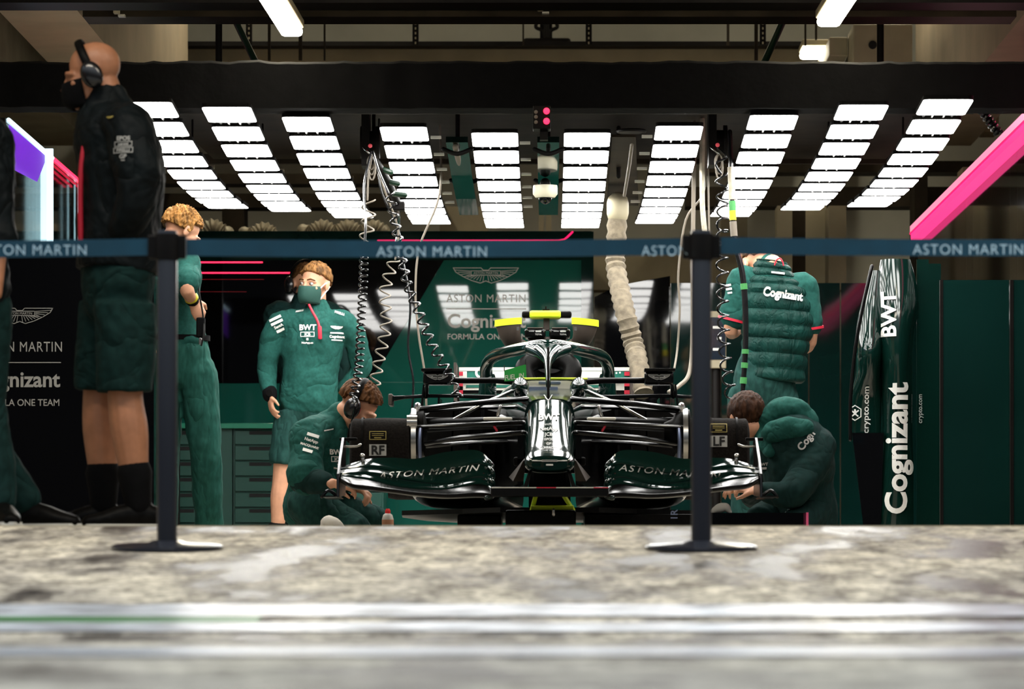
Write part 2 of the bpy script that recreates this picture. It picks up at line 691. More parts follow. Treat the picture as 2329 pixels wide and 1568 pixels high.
# ------------------------------------------------------------------ the setting
CREST = 15.16


def floor_z(d):
    if d >= CREST:
        return 0.0
    if d >= 10:
        return -.343 * (CREST - d) / (CREST - 10)
    return -.343


m = MB()
ds = [.5 + .5 * i for i in range(19)] + [10 + (CREST - 10) * i / 12 for i in range(13)] + [16, 18, 20, 22, 24, 26, 28, 30, 33]
xs = [-9 + i for i in range(19)]
m.v = [V((x, d, floor_z(d))) for d in ds for x in xs]
nx = len(xs)
m.f = [(i * nx + j, i * nx + j + 1, (i + 1) * nx + j + 1, (i + 1) * nx + j) for i in range(len(ds) - 1) for j in range(nx - 1)]
o = struct('floor', m, 'asphalt')


def road_line(k, d0, d1, material, x0=-8.5, x1=8.5):
    q = MB()
    n = 10
    for i in range(n):
        a, b = d0 + (d1 - d0) * i / n, d0 + (d1 - d0) * (i + 1) / n
        q.add([(x0, a, floor_z(a) + .004), (x1, a, floor_z(a) + .004), (x1, b, floor_z(b) + .004), (x0, b, floor_z(b) + .004)], [(0, 1, 2, 3)])
    struct('trim_%d' % k, q, material)


road_line(1, 10.72, 11.15, 'road_white')
road_line(2, 10.50, 10.72, 'road_green', -1.5, -.72)
road_line(3, 10.22, 10.50, 'road_white')
road_line(5, 7.5, 8.5, 'road_white')

# threshold strip where the apron meets the garage floor
struct('trim_6', MB().mm((-9, CREST - .02, -.004), (9, CREST + .06, .002)), 'beige_metal')

struct('wall_back', MB().mm((-6, 33, 0), (6, 33.2, 5.4)), 'grey_wall')
struct('wall_left', MB().mm((-4.6, 16, 0), (-4.5, 33, 5.4)), 'pale_concrete')
struct('wall_right', MB().mm((4.5, 16, 0), (4.6, 33, 5.4)), 'pale_concrete')
struct('ceiling', MB().mm((-6, 12.8, 5.4), (6, 33.2, 5.6)), 'dark_ceiling')  # unseen front overhang, lengthened to keep sky light off the front figures

# building frame behind and above the garage kit
n_trim = [6]


def trim(x0, y0, x1, y1, d0, d1, material):
    n_trim[0] += 1
    return struct('trim_%d' % n_trim[0], MB().px(x0, y0, x1, y1, d0, d1), material)


trim(305, 106, 1880, 165, 31.6, 32.2, 'beige_concrete')          # pale cross beam
trim(305, 94, 1880, 104, 31.4, 32.3, 'black_metal')
trim(235, 20, 305, 200, 30.5, 31.0, 'pale_concrete')             # columns
trim(2190, 0, 2234, 300, 30.5, 31.0, 'pale_concrete')
trim(2240, 0, 2272, 300, 30.8, 31.2, 'pale_concrete')
trim(188, -30, 2312, 38, 22.4, 22.7, 'brown_steel')              # dark steel crossbeam
trim(-200, -60, 2500, 6, 22.0, 22.3, 'black_metal')
trim(360, 440, 1000, 472, 31.0, 31.3, 'brown_steel')             # low dark rail on the back wall
trim(360, 395, 1000, 418, 31.6, 31.9, 'brown_steel')
trim(1560, 425, 2330, 470, 31.0, 31.3, 'brown_steel')
trim(1600, 366, 2330, 392, 31.3, 31.6, 'brown_steel')
trim(1345, 560, 1640, 660, 32.0, 32.3, 'beige_concrete')
trim(1768, 468, 1802, 660, 30.0, 30.3, 'beige_metal')
trim(1802, 468, 1832, 660, 30.2, 30.4, 'brown_steel')
trim(1832, 468, 1880, 660, 30.4, 30.6, 'beige_concrete')
trim(1885, 468, 1925, 660, 30.0, 30.4, 'beige_concrete')
trim(1640, 470, 1700, 660, 31.5, 31.7, 'beige_concrete')
trim(2080, 392, 2110, 640, 30.0, 30.4, 'brown_steel')
trim(2190, 380, 2230, 640, 29.4, 29.8, 'beige_concrete')
trim(505, 470, 555, 560, 31.0, 31.4, 'brown_steel')
trim(1225, 470, 1237, 540, 30.8, 30.9, 'beige_metal')
trim(1242, 470, 1254, 540, 30.8, 30.9, 'beige_metal')
trim(1000, 470, 1110, 540, 31.2, 31.4, 'beige_concrete')
# deep ceiling beams running along the garage, left and right
struct('beam_left', MB().mm((-3.07, 17.5, 3.0), (-2.63, 31, 4.6)), 'pale_concrete')
struct('beam_right', MB().mm((2.66, 17.5, 3.0), (3.06, 31, 4.6)), 'pale_concrete')
struct('beam_side', MB().mm((-3.9, 17.5, 3.0), (-3.32, 31, 4.6)), 'beige_concrete')
struct('beam_rear', MB().mm((-4.4, 32.3, 4.45), (4.4, 32.9, 5.3)), 'brown_steel')

# perforated hangers
for i, (px, d) in enumerate([(566, 29.6), (945, 29.6), (1339, 29.6), (1735, 29.6)]):
    h = thing('ceiling_hanger', 'dark perforated steel hanger strip ' + ['left of the green pipe under the left tube light', 'between the left tube light and the cable box', 'right of the cable box on the pale beam', 'beside the right green pipe'][i], 'hanger', P(px, 100, d), 'perforated ceiling hangers')
    build('strip', MB().px(px - 7, -60, px + 7, 102, d, d + .03), 'black_metal', h, smooth=False)
    hm = MB()
    for k in range(6):
        hm.px(px - 1.6, 40 + k * 11, px + 1.6, 45 + k * 11, d - .004, d)
    build('hole', hm, 'beige_metal', h, smooth=False)['kind'] = 'stuff'
for i, (px, y1, d) in enumerate([(738, 137, 28), (612, 137, 28), (683, 137, 28), (1190, 104, 30.3), (1656, 104, 30), (1720, 137, 28), (1832, 104, 29)]):
    w = MB().px(px - 2 - (i % 3), -60, px + 2 + (i % 3), y1, d, d + .03)
    tag(build('hanging_rod', w, 'brown_steel', smooth=False), 'thin dark rod hanging from the ceiling, ' + ['right of the left tube light', 'nearest the left green pipe', 'just under the end of the left tube light', 'left of the looped cables', 'left of the right green pipe', 'right of the right green pipe', 'left of the pale junction box'][i], 'rod', 'rods hanging from the ceiling')

for nm, a, b, lab in [('l', P(508, -10, 24), P(590, 160, 24.2), 'dark green slanting pipe above the black valance beside the left tube light'), ('r', P(1812, -20, 24), P(1730, 160, 24.2), 'dark green slanting pipe above the black valance left of the right tube light')]:
    tag(build('green_pipe', MB().tube([a, b], .02), 'green_pipe'), lab, 'pipe')


def tube_lamp(xe, ye, d1, length, w, lab, dx=0.0):
    e = P(xe, ye, d1)
    t = thing('tube_light', lab, 'ceiling light', e + V((0, -length / 2, .06)), 'white ceiling tube lights')
    lens = MB()
    for k, (a, b) in enumerate([(-length, 0)]):
        lens.mm((e.x - w / 2, e.y + a, e.z), (e.x + w / 2, e.y + b, e.z + .05))
    for v in lens.v:
        v.x += dx * (e.y - v.y)
    build('diffuser', lens, 'tube_light', t, bevel=.02)
    hs = MB().mm((e.x - w / 2 - .006, e.y - length - .01, e.z + .045), (e.x + w / 2 + .006, e.y + .01, e.z + .09))
    for v in hs.v:
        v.x += dx * (e.y - v.y)
    build('housing', hs, 'beige_metal', t, bevel=.008)
    rod = MB()
    build('hanger_rod', rod.tube([(e.x + dx * .5, e.y - .5, e.z + .08), (e.x + dx * .5, e.y - .5, 5.41)], .008), 'brown_steel', t)
    return t


tube_lamp(664, 84, 21.8, 1.5, .112, 'white rectangular tube light at upper left above the black valance', -.02)
tube_lamp(1884, 62, 21.8, 1.5, .120, 'white rectangular tube light at upper right beside the pale junction box', .02)
tube_lamp(1846, 136, 30.0, .42, .17, 'small far white tube light just above the valance at right')
for _px, _w in ((640, 'left'), (2010, 'right')):  # extra tubes added out of view to brighten the back wall
    tube_lamp(_px, -260, 31.0, 2.2, .13, 'added unseen rear fill light high over the ' + _w + ' half of the canopy')

# junction boxes and the cable box on the beam
j = thing('junction_box', 'large pale beige box with a round hole under the right ceiling', 'box', P(2008, 130, 28.5))
build('box', MB().px(1940, 55, 2075, 165, 28.5, 29.0), 'beige_metal', j, smooth=False, bevel=.01)
build('hole', MB().lathe([(.028, 0), (.028, .012), (.0001, .012)], P(1985, 102, 28.49), 'Y'), 'slot_black', j)
build('wall_bracket', MB().px(1960, 70, 2055, 110, 29.0, 33.0), 'brown_steel', j, smooth=False)
jb = build('junction_box', MB().px(1886, 84, 1928, 128, 28.9, 33.02), 'beige_metal', smooth=False, bevel=.01)
tag(jb, 'small pale beige box left of the large box with the hole', 'box')
cb = thing('cable_box', 'black cable box with two looped cables standing on the pale crossbeam', 'cable box', P(1243, 104, 31.9))
build('box', MB().px(1190, 86, 1298, 106, 31.7, 32.1), 'black_metal', cb, bevel=.02)
for sg in (-1, 1):
    pts = [P(1243 + sg * a, b, 31.85) for a, b in [(4, 88), (10, 70), (24, 62), (20, 48), (8, 42), (3, 55), (4, 88)]]
    build('cable_loop', MB().tube(pts, .014, smooth=6), 'black_metal', cb)
build('cable_trunk', MB().px(1228, 38, 1256, 88, 31.86, 31.95), 'black_metal', cb, smooth=False)
for i, (px, y, d) in enumerate([(264, 22, 22.38), (1229, 16, 22.38)]):
    q = thing('beam_clamp', ['pale clamp on the dark ceiling beam at upper left', 'pale clamp on the dark ceiling beam above the cable box'][i], 'clamp', P(px, y + 12, d), 'clamps on the dark ceiling beam')
    build('clamp', MB().px(px - 7, y - 12, px + 7, y + 8, d - .03, d + .03), 'beige_metal', q, bevel=.005)
    build('tab', MB().px(px + 4, y + 10, px + 20, y + 15, d - .03, d + .03), 'cream', q, bevel=.002)

# black cloth valance at the front of the lighting frame
m = MB()
N = 120
rows = []
for i in range(N + 1):
    px = -260 + 2608 * i / N
    lift = 9 * max(0, noise.noise(V((px * .008, 3.1, 0)))) + 4 * noise.noise(V((px * .03, 9.1, 0)))
    bot = 246 + 1.5 * noise.noise(V((px * .02, 1, 0))) + (0 if px > 330 else -3)
    top = 139 - lift
    wob = .012 * noise.noise(V((px * .02, 5, 0)))
    a, b = P(px, top, 20.9), P(px, bot, 20.9)
    rows.append([(a.x, 20.9 + wob, b.z), (a.x, 20.9 + wob + .01, (a.z + b.z) / 2), (a.x, 20.9 + wob, a.z - .015), (a.x, 20.93, a.z), (a.x, 21.13, a.z), (a.x, 21.15, a.z - .02), (a.x, 21.15, b.z)])
o = build('cloth_valance', m.rings(rows), 'black_cloth')
tag(o, 'wide black cloth valance with a wavy top edge above the light panels', 'valance')
# brown canopy board over the lights with its front fascia
cz = P(0, 362, 26).z


def deck_z(d):
    return P(0, 205, 21.4).z + (d - 21.4) / 4.6 * (P(0, 362, 26).z - P(0, 205, 21.4).z)


t = thing('lighting_canopy', 'dark brown overhead canopy carrying the rows of light panels', 'canopy', (0, 24, cz))
build('deck', MB().rings([[(-2.05, d, deck_z(d)), (2.05, d, deck_z(d)), (2.05, d, deck_z(d) + .04), (-2.05, d, deck_z(d) + .04)] for d in (21.4, 26.0)]), 'brown_steel', t, smooth=False)
build('fascia', MB().px(395, 236, 2215, 258, 21.32, 21.36), 'brown_steel', t, smooth=False)
build('rear_fascia', MB().px(372, 350, 2080, 372, 26.0, 26.06), 'brown_steel', t, smooth=False)
for xx in (-1.9, 1.9):
    build('hanger', MB().tube([(xx, 24.5, deck_z(24.5) + .02), (xx, 24.5, 5.41)], .02), 'black_metal', t)
for xx in (-1.6, -.6, .6, 1.6):
    build('cross_rail', MB().mm((xx - .03, 23, cz + .045), (xx + .03, 26, cz + .10)), 'black_metal', t, smooth=False)

# ------------------------------------------------------------------ ten strips of light panels
ZR = [2.315, 2.286, 2.262, 2.246, 2.236, 2.234, 2.242, 2.257, 2.280]
XC = [(343, 249), (522, 260), (701, 282), (920, 304), (1126, 317), (1335, 317), (1543, 302), (1756, 278), (1958, 255), (2148, 243)]
PW, PL = .236, .44
cyc = ['leftmost strip, half hidden by the bald man', 'second strip from the left', 'third strip from the left', 'fourth strip from the left, above the left hoses', 'left of the two strips beside the dome camera', 'right of the two strips beside the dome camera', 'strip right of the canvas duct', 'third strip from the right, behind the air lance', 'second strip from the right', 'rightmost strip, nearest the pink bar']


def rounded_panel(c, slope, w, l, th):
    """flat rounded plate in the local plane (x, along)"""
    al = V((0, 1, slope)).normalized()
    up = X.cross(al)
    pts = []
    r = .025
    for cx, cy, a0 in ((w / 2 - r, l / 2 - r, 0), (-w / 2 + r, l / 2 - r, 90), (-w / 2 + r, -l / 2 + r, 180), (w / 2 - r, -l / 2 + r, 270)):
        for k in range(4):
            a = math.radians(a0 + 30 * k)
            pts.append(c + X * (cx + r * math.cos(a)) + al * (cy + r * math.sin(a)))
    return MB().prism(pts, up * th)


proto_panel = None
for j, (px, py) in enumerate(XC):
    d0 = 22.0 * 1023 / (VY - py)
    x = (px - VX) * d0 / FPX
    root = thing('light_strip', 'white light panels over the car, ' + cyc[j], 'ceiling light', (x, d0 + 2.4, ZR[5] + CZ), 'strips of white light panels over the car')
    if j == 0:
        parts = []
        for k in range(9):
            sl = (ZR[min(k + 1, 8)] - ZR[max(k - 1, 0)]) / (.6 * (min(k + 1, 8) - max(k - 1, 0)))
            c = V((x, d0 + .6 * k, ZR[k] + CZ))
            parts.append(build('light_panel', rounded_panel(c, sl, PW, PL, .004), 'led_panel', root, smooth=False))
            parts.append(build('panel_back', rounded_panel(c + V((0, 0, .005)), sl, PW + .004, PL + .006, .02), 'matt_carbon', root, smooth=False))
            if k < 8:
                mx = V((x, d0 + .6 * k + .3, (ZR[k] + ZR[k + 1]) / 2 + CZ + .012))
                for sx in (-.028, .028):
                    parts.append(build('link_rod', MB().tube([mx + V((sx, -.09, .008)), mx + V((sx, .09, 0))], .007, n=6), 'steel', root))
        for sx in (-.07, .07):
            parts.append(build('rail', MB().tube([(x + sx, d0 + .6 * k, ZR[k] + CZ + .022) for k in range(9)], .009, n=8), 'black_metal', root))
        for k in (0, 4):
            parts.append(build('rail_bracket', MB().mm((x - .05, d0 + .6 * k + .1, ZR[k] + CZ + .016), (x + .05, d0 + .6 * k + .14, ZR[k] + CZ + .028 + (.06 if k else 0))), 'beige_metal', root, bevel=.006))
            parts.append(build('clamp_barrel', MB().lathe([(.001, -.03), (.014, -.03), (.014, .03), (.001, .03)], (x + .08, d0 + .6 * k + .12, ZR[k] + CZ + (.055 if k else .012)), 'X'), 'beige_metal', root))
        parts.append(build('hanger_wire', MB().tube([(x, d0 + 2.4, ZR[4] + CZ + .03), (x, d0 + 2.4, deck_z(d0 + 2.4) - .014)], .006, n=6), 'black_metal', root))
        first = parts
    else:
        for p in first:
            c = p.copy()
            COL.objects.link(c)
            c.parent = root
# small cream reflector bars on the inner sides
for j, sg in ((3, 1), (4, 1), (6, -1)):
    px, py = XC[j]
    d0 = 22.0 * 1023 / (VY - py)
    x = (px - VX) * d0 / FPX
    rt = [o for o in bpy.data.objects if o.name.startswith('light_strip')][j]
    for k in range(6):
        q = V((x + sg * (PW / 2 + .035), d0 + .6 * k + .28, (ZR[k] * .5 + ZR[k + 1] * .5) + CZ + .03))
        build('reflector_bar', MB().box(q, (.055, .05, .012)), 'cream', rt, smooth=False)

# glossy dark boards hung between the strips
for i, (x0, x1, lab) in enumerate([(1014, 1064, 'dark green glossy board hanging between light strips left of the dome camera'), (1222, 1272, 'dark green glossy board above the dome camera')]):
    a, b = P(x0, 318, 22.2), P(x1, 318, 22.2)
    q = MB()
    prof = [(22.2, ZR[0] + .01), (23.4, 2.27), (24.6, 2.25), (25.6, 2.245)]
    q.rings([[(a.x, d, z + CZ), (b.x, d, z + CZ), (b.x, d, z + CZ + .03), (a.x, d, z + CZ + .03)] for d, z in prof])
    t = thing('hanging_board', lab, 'board', ((a.x + b.x) / 2, 23.9, 2.24 + CZ), 'glossy boards between the light strips')
    build('board', q, 'board_green', t, smooth=False)
    for dd in (22.4, 25.3):
        build('hanger', MB().tube([((a.x + b.x) / 2, dd, 2.3 + CZ), ((a.x + b.x) / 2, dd, deck_z(dd) - .016)], .012), 'black_metal', t)
    for dd in (22.3, 24.0):
        build('hoop', MB().tube([(a.x - .015, dd, 2.30 + CZ), ((a.x + b.x) / 2, dd, 2.275 + CZ), (b.x + .015, dd, 2.30 + CZ)], .012, smooth=4), 'black_metal', t)
    if i == 0:
        build('pale_strip', MB().tube([P(1036, 335, 22.25), P(1062, 450, 25.0)], .016, side=X), 'hose_grey', t)
rl = MB().px(1397, 318, 1446, 322, 22.0, 22.05)
q = MB().rings([[P(1392, 312, 22.2), P(1446, 312, 22.2), P(1446, 306, 22.2), P(1392, 306, 22.2)], [P(1380, 468, 25.4), P(1452, 468, 25.4), P(1452, 461, 25.4), P(1380, 461, 25.4)]])
t = thing('hanging_board', 'brown board hanging between light strips above the canvas duct', 'board', (.35, 23.8, 2.0), 'glossy boards between the light strips')
build('board', q, 'brown_steel', t, smooth=False)
build('hanger', MB().tube([(.38, 23.5, 2.05), (.38, 23.5, deck_z(23.5) - .016)], .012), 'black_metal', t)
build('hoop', MB().lathe([(.001, 0), (.075, 0), (.08, .008), (.07, .016), (.001, .016)], P(1436, 302, 21.9), 'Z'), 'black_metal', t)
build('rod', MB().tube([P(1437, 330, 22), P(1432, 372, 22.4), P(1420, 445, 24)], .009), 'hose_grey', t)
# dome camera, traffic lights
c0 = P(1240, 448, 23.5)
t = thing('dome_camera', 'white security dome camera under the dark green board', 'security camera', c0)
k = 23.5 / FPX
build('housing', MB().lathe([(.001, 26 * k), (27 * k, 26 * k), (28 * k, 20 * k), (28 * k, 6 * k), (22 * k, -2 * k), (.001, -2 * k)], c0, 'Z'), 'camera_white', t)
build('lens_dome', MB().ball(c0 + V((0, 0, -2 * k)), 15 * k), 'gloss_black', t)
build('mount', MB().tube([c0 + V((0, 0, .03)), (c0.x, c0.y, 2.268 + CZ - .032)], .03), 'black_metal', t)
c0 = P(1231, 264, 20.75)
t = thing('signal_box', 'black signal box with two glowing red lamps under the valance', 'signal light', P(1231, 292, 20.75))
build('case', MB().px(1212, 240, 1252, 293, 20.75, 20.88), 'black_metal', t, bevel=.004)
for i, y in enumerate((254, 277)):
    build('red_lamp', MB().lathe([(.0155, .0), (.0155, -.012), (.001, -.016)], P(1243, y - 1, 20.75), 'Y'), 'led_red', t)
for i, y in enumerate((255, 266, 278)):
    build('unlit_lamp', MB().lathe([(.009, .0), (.009, -.006), (.001, -.008)], P(1219, y, 20.75), 'Y'), 'hose_grey', t)
build('bracket', MB().px(1228, 292, 1246, 318, 20.78, 20.85), 'black_metal', t, smooth=False)

# ------------------------------------------------------------------ back of the garage: team wall, cabinets
BD = 29.5
t = thing('team_wall_panel', 'tall glossy green wall panel with winged badge and team lettering', 'wall panel', (P(900, 1197, BD).x, BD, 0))
p0, p1 = P(330, 527, BD), P(1346, 527, BD)
board = build('board', MB().mm((p0.x, BD, 0), (p1.x, BD + .12, p0.z)), 'panel_green', t, smooth=False)
build('header', MB().px(330, 526, 1346, 592, BD - .02, BD), 'panel_dark_green', t, smooth=False)
dark = MB().prism([P(x, y, BD) for x, y in [(330, 592), (1010, 592), (892, 790), (866, 834), (850, 852), (828, 866), (800, 872), (330, 872)]], (0, -.015, 0))
build('black_glass', dark, 'gloss_black', t, smooth=False)
build('edge_post', MB().px(1322, 527, 1350, 1260, BD - .06, BD + .1), 'panel_dark_green', t, smooth=False)
mark('badge', wings_shape(.011), 'white_print', t, P(1105, 632, BD), X, Z, 148 * BD / FPX)
mark('lettering', text_shape('ASTON MARTIN', 0, 1.1), 'white_print', t, P(1106, 679, BD), X, Z, 17.5 * BD / FPX, fit=180 * BD / FPX)
mark('rule', rect2(-91, -1, 91, 1), 'white_print', t, P(1106, 703, BD), X, Z, BD / FPX)
mark('lettering', text_shape('Cognizant', .022), 'white_print', t, P(1106, 730, BD), X, Z, 30 * BD / FPX, fit=178 * BD / FPX)
mark('lettering', text_shape('FORMULA ONE TEAM', .008), 'white_print', t, P(1108, 766, BD), X, Z, 12.5 * BD / FPX, fit=180 * BD / FPX)
mark('seam', rect2(-250, -.6, 250, .6), 'wing_green', t, P(1090, 870, BD), X, Z, BD / FPX)
build('led_line', MB().tube([P(x, y, BD - .03) for x, y in [(860, 548), (1270, 548), (1284, 545), (1292, 538), (1302, 528)]], .007, n=8), 'led_hot', t)
for y, x1 in ((597, 596), (621, 676), (636, 600), (664, 560)):
    build('led_line', MB().tube([P(420, y, BD - .02), P(x1, y, BD - .02)], .005 if y < 630 else .0018, n=6), 'led_red' if y < 630 else 'red_trim', t)
# right half of the back: tall black door and green partitions
q = thing('tall_cabinet', 'tall black cabinet door with a sloping top behind the canvas duct', 'cabinet', (P(1455, 1200, 29.2).x, 29.2, 0))
build('door', MB().prism([(P(x, 0, 29.2).x, 29.2, z) for x, z in [(1352, 0), (1524, 0), (1524, P(0, 628, 29.2).z), (1405, P(0, 650, 29.2).z), (1352, P(0, 676, 29.2).z)]], (0, .3, 0)), 'gloss_black', q, smooth=False)
q = thing('green_partition', 'dark green glossy partition behind the man in the padded vest', 'partition', (P(1700, 1200, 29).x, 29, 0))
for x0, x1 in ((1526, 1640), (1641, 1745), (1746, 1840), (1841, 1912), (1913, 2130)):
    build('board', MB().mm((P(x0, 0, 29).x, 29, 0), (P(x1, 0, 29).x - .006, 29.06, P(0, 644, 29).z)), 'panel_dark_green', q, smooth=False)


def cabinet(x0, x1, slots, lab, d=28.1):
    a, b = P(x0, 976, d), P(x1, 976, d)
    t = thing('tool_cabinet', lab, 'cabinet', ((a.x + b.x) / 2, d + .3, 0), 'green drawer cabinets along the back')
    build('carcass', MB().mm((a.x, d + .02, 0), (b.x, d + .55, a.z)), 'cabinet_green', t, smooth=False)
    ys = [984 + 35.5 * i for i in range(7)]
    for i in range(7):
        z1 = P(0, ys[i] - 6, d).z
        z0 = P(0, ys[i] + 29, d).z
        if z0 < 0:
            continue
        dr = build('drawer', MB().mm((a.x + .012, d, z0 + .004), (b.x - .012, d + .03, z1 - .004)), 'cabinet_green', t, bevel=.003)
        if slots:
            build('handle_slot', MB().px(slots[0], ys[i] - 3, slots[1], ys[i] + 5, d - .004, d + .004), 'slot_black', dr, bevel=.0)
    return t


cabinet(338, 497, (398, 441), 'green tool cabinet with drawers behind the blond man')
cabinet(530, 700, (567, 618), 'green tool cabinet with drawers left of the standing man in the mask')
cabinet(702, 872, (740, 790), 'green tool cabinet half hidden behind the kneeling mechanic')
tag(build('filler_panel', MB().mm((P(499, 0, 28.1).x, 28.1, 0), (P(528, 0, 28.1).x, 28.6, P(0, 976, 28.1).z)), 'cabinet_green', smooth=False), 'narrow green filler panel between two tool cabinets', 'panel')
tag(build('worktop', MB().px(336, 963, 874, 975, 28.05, 28.7), 'worktop_green', bevel=.004), 'bright green worktop along the top of the tool cabinets', 'worktop')

# foil ducts lying along the top of the team wall
for i, (x0, x1, y) in enumerate([(440, 518, 523), (556, 620, 530), (690, 868, 524)]):
    q = MB()
    d = 30.2
    n = int((x1 - x0) / 3.2)
    pts, rr = [], []
    for k in range(n + 1):
        px = x0 + (x1 - x0) * k / n
        pts.append(P(px, y + 7 * math.sin(k * .35), d))
        rr.append(.062 if k % 2 else .046)
    q.tube(pts, rr, n=14)
    o = build('foil_duct', q, 'foil_duct')
    tag(o, ['pale crinkled duct above the team wall beside the blond head', 'short pale crinkled duct above the team wall between two longer ones', 'long pale crinkled duct on the team wall behind the left coiled hose'][i], 'duct', 'crinkled ducts above the team wall')
    # carried by a ledge behind the wall
struct('trim_80', MB().px(330, 536, 1346, 545, BD + .121, 33.0), 'brown_steel')

# ------------------------------------------------------------------ left partition with lights, dark display panel
t = thing('glass_partition', 'dark glazed side partition with glowing violet, white and red edge lights', 'partition', (-2.79, 23.7, 0))
zt = P(15, 270, 21.9).z
build('pane', MB().mm((-2.81, 21.9, 0), (-2.79, 27.6, zt)), 'dark_glass', t, smooth=False)
build('post', MB().mm((-2.85, 21.85, 0), (-2.79, 21.9, zt)), 'black_metal', t, smooth=False)
e = build('edge_light', MB().tube([(-2.785, 21.95, zt), (-2.785, 23.9, zt)], .011, n=8), 'led_white', t)
e = build('edge_light', MB().tube([(-2.785, 23.92, zt), (-2.785, 25.6, zt)], .011, n=8), 'led_red', t)
e['label'] = 'red edge light'
vz0, vz1 = P(60, 345, 22.9).z, P(60, 300, 22.9).z
build('violet_sheet', MB().prism([(-2.787, 22.0, zt - .02), (-2.787, 23.55, zt - .02), (-2.787, 23.55, zt - .06), (-2.787, 23.2, zt - .20), (-2.787, 22.0, zt - .24)], (-.002, 0, 0)), 'led_violet', t, smooth=False)
build('edge_light', MB().tube([P(0, 350, 22.95), P(98, 350, 23.6)], .008, n=8), 'led_lilac', t)['label'] = 'lilac light line'
build('light_column', MB().px(97, 338, 120, 1000, 23.66, 23.69), 'led_white', t, smooth=False)
build('light_column', MB().px(183, 400, 192, 1000, 25.4, 25.43), 'led_white', t, smooth=False)
DD = 21.4
t = thing('display_panel', 'tall black display panel with badge and white team lettering at far left', 'display panel', (P(150, 0, DD).x, DD, 0))
build('board', MB().mm((P(-160, 0, DD).x, DD, 0), (P(350, 0, DD).x, DD + .12, P(0, 560, DD).z)), 'gloss_black', t, smooth=False)
kk = DD / FPX
mark('badge', wings_shape(.011), 'grey_print', t, P(45, 724, DD), X, Z, 150 * kk)
mark('lettering', text_shape('ASTON MARTIN', 0, 1.1), 'grey_print', t, P(44, 789, DD), X, Z, 22.5 * kk, fit=196 * kk)
mark('rule', rect2(-95, -1, 95, 1), 'grey_print', t, P(44, 825, DD), X, Z, kk)
mark('lettering', text_shape('Cognizant', .022), 'grey_print', t, P(38, 863, DD), X, Z, 34 * kk, fit=196 * kk)
mark('lettering', text_shape('FORMULA ONE TEAM', .008), 'grey_print', t, P(40, 916, DD), X, Z, 15 * kk, fit=190 * kk)
# dark upper left surround beyond the partition
struct('wall_side', MB().mm((-4.4, 27.6, 0), (-2.4, 27.7, 2.25)), 'black_metal')

# ------------------------------------------------------------------ right side: glass wall with the pink light bar
t = thing('glass_wall', 'tall dark glass side wall under a bright pink light bar', 'glass wall', (2.45, 23.5, 0))
zb = P(2329, 290, 21.85).z
build('pane', MB().mm((2.47, 19.0, 0), (2.49, 28.6, zb - .05)), 'dark_glass', t, smooth=False)
build('pane', MB().mm((2.60, 19.0, 0), (2.62, 28.6, 1.62)), 'panel_dark_green', t, smooth=False)
for yy in (20.5, 22.9, 25.3, 28.6):
    build('post', MB().mm((2.475, yy, 0), (2.53, yy + .04, zb - .05)), 'black_metal', t, smooth=False)
t = thing('pink_light_bar', 'long glowing pink light bar slanting along the top of the right glass wall', 'light bar', (2.45, 23.5, zb))
build('upper_strip', MB().mm((2.40, 19.0, zb + .003), (2.50, 28.4, zb + .05)), 'led_pale_pink', t, smooth=False)
build('lower_strip', MB().mm((2.405, 19.0, zb - .045), (2.50, 28.4, zb - .003)), 'led_pink', t, smooth=False)
build('core_line', MB().mm((2.397, 19.0, zb - .006), (2.402, 28.4, zb + .006)), 'led_hot', t, smooth=False)
# ------------------------------------------------------------------ the racing car, nose towards the pit lane
car = thing('racing_car', 'dark green open-wheel racing car without wheels, nose on, in the middle of the garage', 'racing car', (0, 22.5, 0))


def superring(cx, d, hw, zt, zb, n=28, e=3.2):
    out = []
    for j in range(n):
        a = 2 * math.pi * j / n
        c, s = math.cos(a), math.sin(a)
        out.append((cx + hw * math.copysign(abs(c) ** (2 / e), c), d, (zt + zb) / 2 + (zt - zb) / 2 * math.copysign(abs(s) ** (2 / e), s)))
    return out


def body_loft(secs, n=28, sub=6, e=3.2):
    q = catmull([tuple(s) for s in secs], sub)
    return MB().rings([superring(0, d, max(hw, .002), zt, zb, n, e) for d, hw, zt, zb in q])


def zpx(y, d):
    return CZ + (VY - y) * d / FPX


# nose and tub
nose = build('nose', body_loft([(20.08, .085, zpx(1046, 20.1), zpx(1070, 20.1)), (20.11, .112, zpx(1036, 20.1), zpx(1076, 20.1)), (20.2, .120, zpx(1026, 20.2), zpx(1077, 20.2)), (20.4, .116, zpx(1012, 20.4), zpx(1070, 20.4)),
                                (20.65, .116, zpx(983, 20.65), zpx(1066, 20.65)), (20.95, .120, zpx(940, 20.95), zpx(1060, 20.95)), (21.2, .126, zpx(908, 21.2), zpx(1056, 21.2))], e=2.8), 'car_green', car)
tub = build('chassis', body_loft([(21.2, .126, zpx(907, 21.2), zpx(1056, 21.2)), (21.5, .15, zpx(898, 21.5), zpx(1052, 21.5)), (21.9, .20, zpx(888, 21.9), zpx(1050, 21.9)), (22.3, .25, zpx(874, 22.3), zpx(1045, 22.3)),
                                  (22.8, .28, zpx(870, 22.8), zpx(1040, 22.8)), (23.4, .27, zpx(868, 23.4), zpx(1040, 23.4)), (24.2, .22, zpx(872, 24.2), zpx(1040, 24.2)), (25.0, .10, zpx(905, 25), zpx(1030, 25))], e=4), 'car_green', car)
for sg in (-1, 1):
    b = MB().ball((sg * .147, 21.42, zpx(884, 21.42)), (.046, .20, .056), nu=20, nv=14)
    build('suspension_bulge', b, 'car_green', car)
